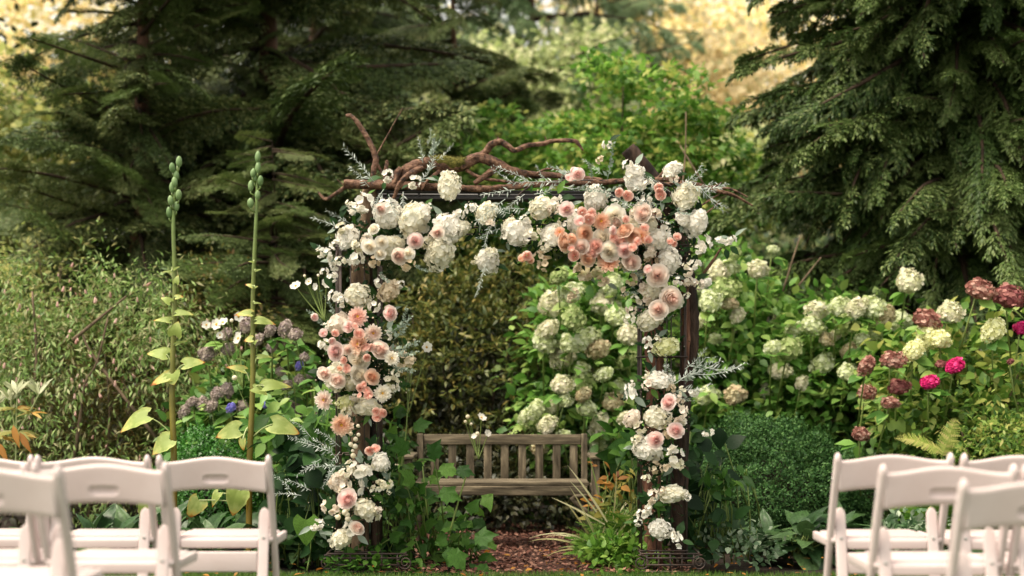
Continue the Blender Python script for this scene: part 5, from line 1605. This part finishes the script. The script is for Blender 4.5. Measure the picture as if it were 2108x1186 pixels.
H, C, RO, BU, DA, AN = 'hyd', 'clu', 'rose', 'bud', 'dah', 'ane'
arrangement('cream hydrangeas and blush roses over the upper left corner of the arch', [
    (H,'cream',921,384,48,58),(H,'white',796,446,58),(H,'cream',852,453,66),(H,'white',868,440,40),(H,'white',714,490,42,52),(H,'cream',805,508,56),(H,'white',924,470,64),(H,'cream',904,518,66),(H,'cream',950,470,36),
    (C,'white',746,415,44),(C,'white',728,430,26),(C,'white',733,532,34),(C,'cream',738,508,30),(C,'white',795,362,28),(C,'white',851,374,30),(C,'white',970,430,26),(C,'white',660,520,22),(C,'white',670,526,28),(C,'white',690,545,26),(C,'white',690,505,22),(C,'white',684,570,22),(C,'white',668,560,18),
    (H,'cream',1000,441,42,48),(H,'white',1001,540,46,50),(C,'cream',1010,520,26),(C,'cream',720,420,18),(C,'cream',700,540,24),
    (RO,'r_pink',857,496,26),(RO,'r_blush',823,527,28),(RO,'r_cream',762,506,26),(RO,'r_cream',785,498,22),(RO,'r_blush',900,478,22),(RO,'r_cream',768,470,20),(RO,'r_cream',840,520,20),(RO,'r_blush',785,430,20),(C,'beige',840,545,30),(C,'beige',770,540,26),(C,'cream',880,500,26),(C,'white',755,490,22),(C,'cream',700,470,24),
    (C,'cream',838,478,26),(RO,'r_cream',782,522,20),(C,'white',945,440,24)],
    [(800, 490, 50, 25), (880, 480, 45, 30), (750, 500, 30, 30), (980, 450, 25, 20)], 501, 44, 560,
    sprigs=[(770,375,-.9,.7,90),(760,385,-.7,.3,60),(800,400,.4,-1,60),(790,390,-.2,-1,60),(880,360,.1,1,70),(900,330,.5,.4,50),(870,335,-.3,.7,50),(700,470,-1,.1,60),(720,460,-1,.4,55),(1000,545,-.2,-1,55),(990,580,.0,-1,40),(830,395,.2,-1,60),(880,300,.0,1,34),(860,380,.6,.9,60)],
    sage=[(885,330,.0,1,50),(880,320,.6,.7,44),(690,540,-.8,.5,50),(780,560,.7,-.6,40),(850,545,.8,-.3,40)])
arrangement('white hydrangea and silver foliage hanging from the middle of the arch beam', [
    (H,'white',1064,478,58),(H,'cream',1050,465,34),(C,'white',1085,490,30),(C,'white',1080,455,24),(H,'cream',1116,429,54,48),(C,'creampink',1140,425,30),(C,'white',1146,408,22),(H,'white',1136,484,48),(C,'cream',1122,506,26),(C,'beige',1125,545,34),(C,'beige',1108,528,26),
    (BU,'r_peach',1075,532,14),(BU,'r_coral',1085,527,16),(BU,'r_peach',1092,536,12),(C,'cream',1100,480,28),(C,'white',1040,490,22),('eye','',1090,491,8),
    (BU,'r_pink',1190,359,20),(BU,'r_pink',1173,366,15),(BU,'r_pink',1182,352,13)],
    [(1070, 470, 30, 20), (1120, 470, 30, 35)], 502, 26, 320,
    sprigs=[(1060,390,-1,-.5,70),(1100,380,-1,.1,80),(1150,375,-1,-.1,90),(1200,370,-1,.15,80),(1080,400,-.8,-.8,60),(1040,410,-.7,-1,80),(1050,440,-1,-.2,60),(1020,450,-.3,-1,70),(1080,430,-.9,-.4,60),(1100,400,.6,.3,60),(1030,470,-1,-.7,50),(1120,376,-.5,.6,40),(1160,385,1,.1,60),(1060,380,-.9,.35,56),(1240,360,-.8,.4,50)],
    sage=[(1150,380,.3,1,34),(1220,370,-.3,.8,40),(1190,390,1,.1,50),(1260,400,-1,0,50),(1240,395,.8,.3,46)])
arrangement('dense cluster of peach, coral and blush roses at the upper right of the arch', [
    (H,'white',1225,409,44,56),(H,'white',1188,464,42,58),(H,'creampink',1319,438,46),(H,'white',1354,492,50),(H,'cream',1338,465,34),(H,'cream',1300,470,40),(C,'white',1262,418,20),(C,'white',1330,412,24),
    (RO,'r_pink',1165,429,26),(BU,'r_coral',1198,436,15),(BU,'r_coral',1218,439,16),(BU,'r_coral',1213,452,18),(BU,'r_pink',1193,455,18),(DA,'r_orange',1238,456,36),(RO,'r_cream',1264,443,36),(RO,'r_peach',1284,472,30),(RO,'r_cream',1239,488,36),(RO,'r_peach',1202,481,28),
    (BU,'r_pink',1261,474,15),(RO,'r_blush',1322,438,34),(DA,'r_orange',1318,486,38),(RO,'r_peach',1165,498,32),(DA,'r_orange',1152,478,22),(RO,'r_blush',1195,508,28),(RO,'r_coral',1225,505,28),(RO,'r_cream',1256,517,34),(DA,'r_orange',1254,540,44),(RO,'r_peach',1212,532,26),
    (BU,'r_coral',1264,491,17),(RO,'r_coral',1279,495,26),(RO,'r_pink',1285,515,26),(BU,'r_coral',1302,510,15),(BU,'r_coral',1312,498,14),(BU,'r_coral',1335,494,13),(BU,'r_coral',1327,469,13),(BU,'r_coral',1380,497,12),(BU,'r_coral',1394,488,13),(BU,'r_coral',1388,502,10),(RO,'r_blush',1300,538,32),(BU,'r_coral',1182,527,18),(BU,'r_coral',1176,512,12),
    (RO,'r_peach',1304,488,24),(RO,'r_orange',1240,528,22),(RO,'r_blush',1268,458,20),(BU,'r_coral',1288,452,12),(RO,'r_peach',1180,492,20),(C,'beige',1290,552,30),(RO,'r_coral',1220,520,20),(C,'creampink',1335,520,30),
    (BU,'r_coral',1274,396,15),(BU,'r_coral',1292,403,18),(C,'beige',1202,558,40),(C,'beige',1240,580,28),(C,'beige',1182,603,22),(C,'beige',1175,615,18),(C,'white',1149,470,24)],
    [(1240, 480, 55, 35), (1310, 480, 35, 35)], 503, 30, 620, sprigs=[(1300,430,-1,.2,60),(1330,420,-1,.3,50),(1280,425,.9,.2,50),(1345,440,.8,-.5,45)])
arrangement('white hydrangeas and silver leaves on the upper right corner of the arch', [
    (H,'white',1304,356,38,32),(H,'white',1308,377,48,36),(H,'white',1384,350,36,32),(H,'cream',1410,407,52,56),(H,'white',1434,458,50,56),(H,'white',1405,450,32),(C,'white',1298,366,26),(C,'white',1374,362,22),
    (BU,'r_coral',1355,386,16),(BU,'r_coral',1360,402,17),(BU,'r_coral',1358,394,13),(C,'white',1451,498,28,36),(C,'white',1491,495,44,20),(C,'white',1508,494,18),(C,'white',1440,515,24),(C,'creampink',1350,440,26),(C,'white',1370,470,24),(C,'white',1249,297,20),(C,'beige',1236,330,18),
    (C,'white',1430,545,26),(C,'creampink',1416,560,22),(C,'creampink',1440,585,24),(C,'creampink',1418,580,22),(H,'white',1453,582,26,20),(C,'cream',1413,548,18)],
    [(1400, 440, 20, 30), (1330, 400, 25, 15), (1390, 530, 20, 30)], 504, 26, 340,
    sprigs=[(1400,385,1,.1,70),(1420,380,1,-.15,80),(1440,385,.9,-.5,70),(1400,380,.6,.5,60),(1380,395,-1,.1,60),(1360,420,-.9,-.2,60),(1330,400,-.8,.2,60),(1460,400,.6,-.8,50),(1410,385,.7,.7,56),(1450,395,.9,.3,50)],
    sage=[(1250,372,0,1,74),(1330,410,.4,.8,40),(1390,430,.7,-.4,40)])
arrangement('blush roses and cream hydrangea on the upper part of the right arch leg', [
    (H,'white',1376,536,50,54),(RO,'r_blush',1354,567,36),(H,'cream',1345,595,40),(H,'cream',1391,617,38),(RO,'r_blush',1384,616,40),(RO,'r_blush',1355,636,32),(H,'cream',1338,660,54,44),(C,'creampink',1325,612,36),(C,'creampink',1320,590,24),(C,'cream',1296,655,26),(C,'creampink',1300,635,24),(C,'white',1415,577,16),
    (C,'white',1428,582,16),(C,'cream',1414,609,15),(C,'beige',1340,540,28),(C,'beige',1322,555,26),(C,'cream',1345,610,28),(C,'cream',1370,590,26),(C,'beige',1300,575,26),(BU,'r_pink',1334,555,14),(C,'white',1396,580,20),(C,'beige',1285,600,20),(C,'cream',1306,615,18)],
    [(1350, 590, 26, 40)], 505, 24, 320, sage=[(1330,570,-.9,.1,50),(1320,600,-1,-.3,46)])
arrangement('flat cream hydrangea alone in the middle of the right arch leg', [
    (H,'yellowcream',1372,713,54,38),(C,'white',1332,702,20),(C,'white',1334,716,20),(C,'cream',1352,700,18)],
    [(1365, 712, 18, 12)], 506, 6, 60)
arrangement('cream hydrangeas, a star-shaped pink rose and silver sprays midway down the right arch leg', [
    (H,'white',1354,784,56,36),(C,'creampink',1335,792,26),(H,'cream',1348,860,54,44),(H,'creampink',1302,860,34,38),(RO,'r_pink',1374,827,28),(C,'white',1299,812,22,44),(C,'creampink',1397,850,34,40),(C,'creampink',1400,822,22),(RO,'r_pink',1392,884,28),(C,'white',1428,808,26,20),(C,'cream',1405,804,18),(C,'white',1300,790,16),(C,'cream',1318,880,26),(C,'beige',1376,890,24),(C,'cream',1407,868,16),('eye','',1295,857,5),(C,'beige',1382,800,20)],
    [(1350, 840, 28, 25), (1390, 860, 14, 20)], 507, 20, 240,
    sprigs=[(1390,790,.7,.8,80),(1400,780,1,.5,90),(1420,770,1,.15,100),(1400,800,.8,.2,70),(1385,800,-.4,1,60),(1410,760,.6,.9,60),(1380,810,.9,-.3,50),(1450,755,1,.1,80),(1370,770,-.1,1,40)],
    sage=[(1410,790,.5,.9,60),(1430,760,.8,.5,50)])
arrangement('cream hydrangea with a pink rose above small white clusters low on the right arch leg', [
    (H,'white',1332,925,60,54),(RO,'r_pink',1349,905,28),(C,'white',1389,940,38,44),(C,'cream',1395,956,26),(C,'white',1380,925,22),(C,'beige',1348,962,26),(C,'beige',1370,965,22),(C,'cream',1330,985,20),('eye','',1344,939,5),(C,'white',1458,891,26,16),(C,'creampink',1362,900,18),(C,'cream',1310,905,22)],
    [(1350, 945, 22, 18)], 508, 16, 160)
arrangement('lowest cream hydrangeas near the foot of the right arch leg', [
    (H,'cream',1386,1018,56,38),(C,'creampink',1339,1022,28,32),(C,'creampink',1362,1010,16),(C,'white',1325,1060,30,26),(C,'white',1334,1046,18),(C,'white',1312,1076,22,16),(H,'white',1355,1089,48,38),(C,'white',1395,1112,24,38),(C,'white',1392,1095,14),(C,'cream',1340,1040,14)],
    [(1360, 1050, 22, 30)], 509, 14, 120)
arrangement('blush and coral flowers massed on the left arch leg', [
    (H,'cream',733,609,56,46),(H,'beige',802,597,46,44),(C,'white',784,580,26),(C,'white',690,612,30),(C,'white',705,622,24),(C,'white',771,629,28),(H,'creampink',698,666,48),(H,'cream',690,775,54,56),(H,'cream',722,790,30),(H,'cream',755,838,58,42),(H,'yellowcream',712,828,34),(C,'cream',712,850,22),(C,'cream',801,789,40,34),(C,'cream',770,845,20),
    (DA,'r_coral',736,652,40),(DA,'r_peach',738,709,46),(DA,'r_peach',703,875,44),(DA,'r_blush',667,824,40),(DA,'r_blush',769,686,36),(DA,'r_cream',788,810,34),(DA,'r_cream',806,738,32),
    (RO,'r_pink',688,724,30),(RO,'r_cream',735,742,38),(RO,'r_blush',784,719,32),(RO,'r_cream',742,772,36),(RO,'r_peach',768,775,26),(RO,'r_blush',696,781,28),(RO,'r_blush',669,768,24),(RO,'r_pink',801,646,26),(BU,'r_pink',718,673,18),(BU,'r_coral',731,672,11),(BU,'r_coral',739,687,17),
    (BU,'r_coral',752,715,16),(BU,'r_coral',765,716,13),(BU,'r_coral',755,736,13),(BU,'r_coral',708,742,12),(BU,'r_coral',715,759,16),(BU,'r_peach',699,759,10),(BU,'r_coral',690,686,13),(BU,'r_pink',666,686,14),(BU,'r_pink',647,653,13),(BU,'r_coral',749,792,11),(BU,'r_coral',742,799,13),(BU,'r_coral',755,804,12),(BU,'r_coral',740,814,9),(BU,'r_coral',759,814,15),
    (BU,'r_coral',774,847,13),(BU,'r_coral',788,850,15),(BU,'r_coral',776,861,15),(BU,'r_pink',683,702,12),(C,'white',668,710,26),(C,'cream',818,770,24),(C,'white',797,690,22),(C,'white',812,800,22),(C,'beige',830,740,34),(C,'beige',845,745,26),(C,'mauve',812,722,22),(RO,'r_blush',716,720,18),(C,'creampink',755,695,18)],
    [(730, 700, 30, 60), (745, 800, 30, 40), (770, 740, 30, 40)], 510, 60, 760,
    sprigs=[(700,930,-.3,-1,60)], sage=[(790,690,.9,.6,60),(800,720,1,.3,70),(810,700,.7,.9,60),(800,750,1,-.2,60),(820,680,.3,1,50),(670,670,-.9,.4,50),(690,650,-.5,.8,44),(810,730,.9,.1,60)])
arrangement('string of small round cream buds hanging below the coral dahlia', [
    ('berry','',737,877,8),('berry','',722,893,9),('berry','',738,895,8),('berry','',732,904,10),('berry','',722,915,10),('berry','',731,919,11),('berry','',726,928,7),('berry','',727,938,11),('berry','',716,1048,9),('berry','',700,1010,6)],
    [(728, 910, 6, 20)], 511, 3, 20)
arrangement('lowest white flowers with two dusty pink roses on the left arch leg', [
    (H,'white',784,953,36,42),(C,'white',741,972,46,40),(C,'white',748,965,30),(H,'creampink',696,992,40,38),(C,'creampink',708,1005,30),(C,'white',733,1003,32,44),(RO,'r_pink',713,1027,34),(H,'cream',752,1048,50,46),(C,'cream',768,1060,34),(H,'cream',704,1108,48,46),(C,'white',724,1094,36),(C,'white',720,1080,22),
    (C,'creampink',679,1043,36,30),(C,'creampink',690,1052,22),(RO,'r_blush',737,1085,26),(BU,'r_coral',761,928,15),(BU,'r_coral',773,924,15),(C,'cream',784,1000,26),(C,'cream',800,997,20),(C,'cream',768,1008,16),(C,'cream',802,1012,12),(C,'white',653,1079,28,24),(C,'white',645,1086,16),('berry','',696,1065,12),('berry','',716,1068,12),('berry','',710,1055,13),('berry','',715,1060,11),(C,'cream',762,962,16),(C,'cream',724,960,26)],
    [(730, 1020, 30, 45), (770, 980, 20, 25)], 512, 34, 360,
    sprigs=[(690,940,-.8,.5,60),(700,960,-.9,-.2,70),(680,930,-.9,.2,70),(700,920,-1,.3,60),(650,915,-1,.1,60),(640,900,-.9,.4,50),(660,945,-.8,-.7,60),(640,1010,-1,.2,60),(620,1020,-1,-.1,60),(600,1010,-.8,.5,50),(690,965,-.5,-.9,50)])


# ------------------------------------------------------------------ bench
def bench():
    D = 10.3
    x0, x1 = P(859, 0, D)[0], P(1209, 0, D)[0]
    xc = (x0 + x1) / 2
    t = thing('garden_bench', 'weathered wooden garden bench with slatted back facing through the arch', 'bench', (xc, D, 0))
    o = np.array([xc, D, 0])
    def part(nm, x0_, x1_, y0, y1, z0, z1, mat='bench', bev=.005):
        V, F, r = box_vf(x0_ - xc, x1_ - xc, y0 - D, y1 - D, z0, z1, bev)
        return link(nm, mesh_from(nm, V, F, M[mat]), t)
    zt = P(0, 893, D)[2]; zt2 = P(0, 915, D)[2]; zr = P(0, 990, D)[2]
    part('top_rail', x0 + .042, x1 - .042, D - .018, D + .02, zt2, zt - .004)
    part('back_post', x0, x0 + .04, D - .03, D + .03, 0, zt, 'bench_v')
    part('back_post', x1 - .04, x1, D - .03, D + .03, 0, zt, 'bench_v')
    part('lower_back_rail', x0 + .042, x1 - .042, D - .018, D + .02, zr - .05, zr)
    for px in (895, 931, 968, 1004, 1039, 1075, 1110, 1146, 1181):
        c = P(px, 0, D)[0]
        part('back_slat', c - .026, c + .026, D - .008, D + .010, zr + .001, zt2 - .001, 'bench_v', .003)
    Df = 9.86
    zs = P(0, 993, Df)[2]
    k = 6
    for i in range(k):
        y = Df + .01 + i * (D - .03 - Df - .01) / k
        part('seat_slat', x0 + .01, x1 - .01, y, y + .055, zs - .022, zs, 'bench', .003)
    part('front_rail', x0 + .02, x1 - .02, Df + .005, Df + .03, zs - .085, zs - .024)
    for s, xa in ((-1, x0), (1, x1)):
        xa0, xa1 = (xa - .062, xa - .002) if s < 0 else (xa + .002, xa + .062)
        za = P(0, 938, Df)[2]
        part('armrest', xa0 - .006, xa1 + .006, Df - .03, D + .02, za - .024, za, 'bench', .005)
        part('front_leg', xa0 + .004, xa1 - .004, Df, Df + .055, 0, za - .026, 'bench_v')
        part('side_rail', xa0 + .012, xa1 - .012, Df + .057, D + .02, zs - .09, zs - .03, 'bench')
        V, F, r = tube([(xa - s * .02 - xc, Df + .018 - D, zs - .087), (xa - s * .12 - xc, Df + .018 - D, zs - .10), (xa - s * .0 - xc, Df + .018 - D, zs - .20)], [.02, .018, .014], 6, sub=3)
        link('corner_brace', mesh_from('corner_brace', V, F, M['bench']), t)
bench()


# ------------------------------------------------------------------ folding chairs
def rounded_strip(pts, w, th, bev=.004, axis=0):
    """flat bar following pts (in the y-z plane at fixed x), rounded rectangle section, round ends"""
    n = len(pts)
    pts = np.array(pts, float)
    tan = norm(np.gradient(pts, axis=0))
    V, Q = [], []
    sec = []
    for k in range(16):
        a_ = 2 * math.pi * k / 16
        ca, sa = math.cos(a_), math.sin(a_)
        sec.append((abs(ca) ** .45 * math.copysign(1, ca), abs(sa) ** .45 * math.copysign(1, sa)))
    for i in range(n):
        xdir = np.array([1., 0, 0])
        nd = np.cross(tan[i], xdir)
        s = 1.0
        for (u, v) in sec:
            V.append(pts[i] + xdir * u * w[i] / 2 + nd * v * th[i] / 2)
    for i in range(n - 1):
        for k in range(16):
            b = (k + 1) % 16
            Q.append((i * 16 + k, i * 16 + b, (i + 1) * 16 + b, (i + 1) * 16 + k))
    caps = [tuple(range(15, -1, -1)), tuple(range((n - 1) * 16, n * 16))]
    return np.array(V), [np.array(Q), np.array(caps)], np.zeros(len(V))


def make_chair():
    root = bpy.data.objects.new('folding_chair', None)
    COL.objects.link(root)
    mat = M['chair']
    W = .2115
    def post(s):
        zs = list(np.linspace(0, .77, 14)) + [.78, .788, .794, .7985, .8]
        pts, w, th = [], [], []
        for z in zs:
            y = .30 - .30 * (z / .8) ** 1.05 + .02 * math.sin(z / .8 * 3.14)
            pts.append((s * W, y, z))
            f = 1.0
            if z > .77: f = math.sqrt(max(.02, 1 - ((z - .77) / .0305) ** 2))
            w.append(.024 * f); th.append(.040 * f)
        return rounded_strip(pts, w, th)
    for s in (-1, 1):
        V, F, r = post(s)
        link('post', mesh_from('post', V, F, mat, smooth=True), root)
    # back panel: a curved board with a recessed hand hold
    nu, nv = 49, 21
    front, back = [], []
    for j in range(nv):
        v = j / (nv - 1)
        for i in range(nu):
            u = (i / (nu - 1) - .5) * 2
            x = u * (W - .010)
            zt = .772 + .020 * (math.cos(math.pi * min(1, abs(u) * 1.05)) * .5 + .5)
            zb = .652 + .014 * (1 - u * u)
            z = zb + (zt - zb) * v
            yc = .012 + .030 * (1 - u * u) + (.78 - z) * .25 - .002
            # stadium recess
            dx = max(0, abs(x) - .032); dz = z - .706
            dd = math.hypot(dx, dz)
            rec = .009 * (1 / (1 + math.exp((dd - .0135) / .0012)))
            rim = .0022 * math.exp(-((dd - .0175) / .003) ** 2)
            edge = min(1, min(v, 1 - v) * 12) ** .5
            back.append((x, yc - .009 * (.35 + .65 * edge) + rec - rim, z))
            front.append((x, yc + .009 * (.35 + .65 * edge), z))
    V = np.array(back + front); N = nu * nv
    Q = []
    for j in range(nv - 1):
        for i in range(nu - 1):
            a_ = j * nu + i
            Q.append((a_, a_ + 1, a_ + nu + 1, a_ + nu)); Q.append((N + a_, N + a_ + nu, N + a_ + nu + 1, N + a_ + 1))
    for i in range(nu - 1):
        Q.append((i, N + i, N + i + 1, i + 1)); b = (nv - 1) * nu + i
        Q.append((b, b + 1, N + b + 1, N + b))
    for j in range(nv - 1):
        a_ = j * nu; Q.append((a_, a_ + nu, N + a_ + nu, N + a_)); b = a_ + nu - 1
        Q.append((b, N + b, N + b + nu, b + nu))
    link('back_panel', mesh_from('back_panel', V, np.array(Q), mat, smooth=True), root)
    # short legs with round pivots
    for s in (-1, 1):
        zs = [0, .1, .2, .3, .4, .5, .54, .56, .572, .580, .584]
        pts = [(s * (W - .036), .03 + .20 * z, z) for z in zs]
        w = [.016] * len(zs)
        th = [.042] * 7 + [.040, .032, .020, .006]
        # bar is wide seen from behind: swap width and thickness
        V, F, r = rounded_strip(pts, [q * 1.0 for q in th], w)
        link('rear_leg', mesh_from('rear_leg', V, F, mat, smooth=True), root)
    # seat
    def bx(nm, a_, bev=.006):
        V, F, r = box_vf(*a_, bev)
        return link(nm, mesh_from(nm, V, F, mat), root)
    bx('seat', (-W + .018, W - .018, .135, .46, .440, .468), .010)
    bx('seat_panel', (-W + .045, W - .045, .16, .44, .4685, .474), .0025)
    for s in (-1, 1):
        bx('seat_side_rail', (s * (W - .002) - .010, s * (W - .002) + .010, .19, .455, .432, .466), .006)
    bx('seat_rear_lip', (-W + .058, W - .058, .118, .134, .428, .462), .005)
    bx('cross_rail', (-W + .058, W - .058, .10, .122, .335, .415), .006)
    bx('lower_rail', (-W + .014, W - .014, .245, .262, .14, .17), .005)
    for s in (-1, 1):
        V, F, r = tube([(s * (W - .052), .13, .46), (s * (W + .0), .13, .46)], .011, 12)
        link('pivot', mesh_from('pivot', V, F, mat, smooth=True), root)
    for s in (-1, 1):
        for z_ in (.70, .46, .155):
            y_ = .30 - .30 * (z_ / .8) ** 1.05 + .02 * math.sin(z_ / .8 * 3.14)
            V, F, r = tube([(s * (W + .0105), y_, z_), (s * (W + .0145), y_, z_)], [.0065, .005], 10)
            link('bolt', mesh_from('bolt', V, F, M['bolt'], smooth=False), root)
        V, F, r = tube([(s * (W - .036), .03 + .2 * .47 - .012, .47), (s * (W - .036), .03 + .2 * .47 - .002, .47)], [.006, .006], 10)
        link('bolt', mesh_from('bolt', V, F, M['bolt'], smooth=False), root)
    return root

chair0 = make_chair()
chairs = [
    # outer-post pixel, which side, D, z offset, yaw, label
    (558, 1, 6.02, -.017, 0, 'white folding chair in the left front row, nearest the aisle'),
    (308, 1, 6.02, -.017, 1, 'white folding chair in the left front row, second from the aisle'),
    (68, 1, 6.05, -.018, 1, 'white folding chair in the left front row, third from the aisle at the picture edge'),
    (347, 1, 5.02, .006, -1, 'white folding chair in the left second row with its hand hold in view'),
    (56, 1, 5.05, .004, 0, 'white folding chair in the left second row, mostly hidden behind the nearest left chair'),
    (127, 1, 4.25, .035, 0, 'nearest white folding chair at left, blurred and cut by the picture edge'),
    (1719, -1, 5.82, 0, 0, 'white folding chair in the right front row, nearest the aisle'),
    (1980, -1, 5.82, -.002, 0, 'white folding chair in the right front row, second from the aisle'),
    (1811, -1, 5.0, 0, 1, 'white folding chair in the right second row, nearest the aisle'),
    (2106, -1, 5.0, 0, 0, 'white folding chair at the far right edge of the second row'),
    (1977, -1, 4.3, -.005, 0, 'nearest white folding chair at right, blurred and cut by the picture edge'),
]
for i, (px, s, D, dz, yaw, lab) in enumerate(chairs):
    if i == 0:
        c = chair0
    else:
        c = chair0.copy(); COL.objects.link(c)
        for ch in chair0.children:
            d = ch.copy(); COL.objects.link(d); d.parent = c
    ex = (px - CX) / FPX * D
    c.location = (ex - s * .2235, D, dz)
    c.rotation_euler = (0, 0, math.radians(yaw))
    tag(c, lab, 'chair', 'white folding chairs in rows')
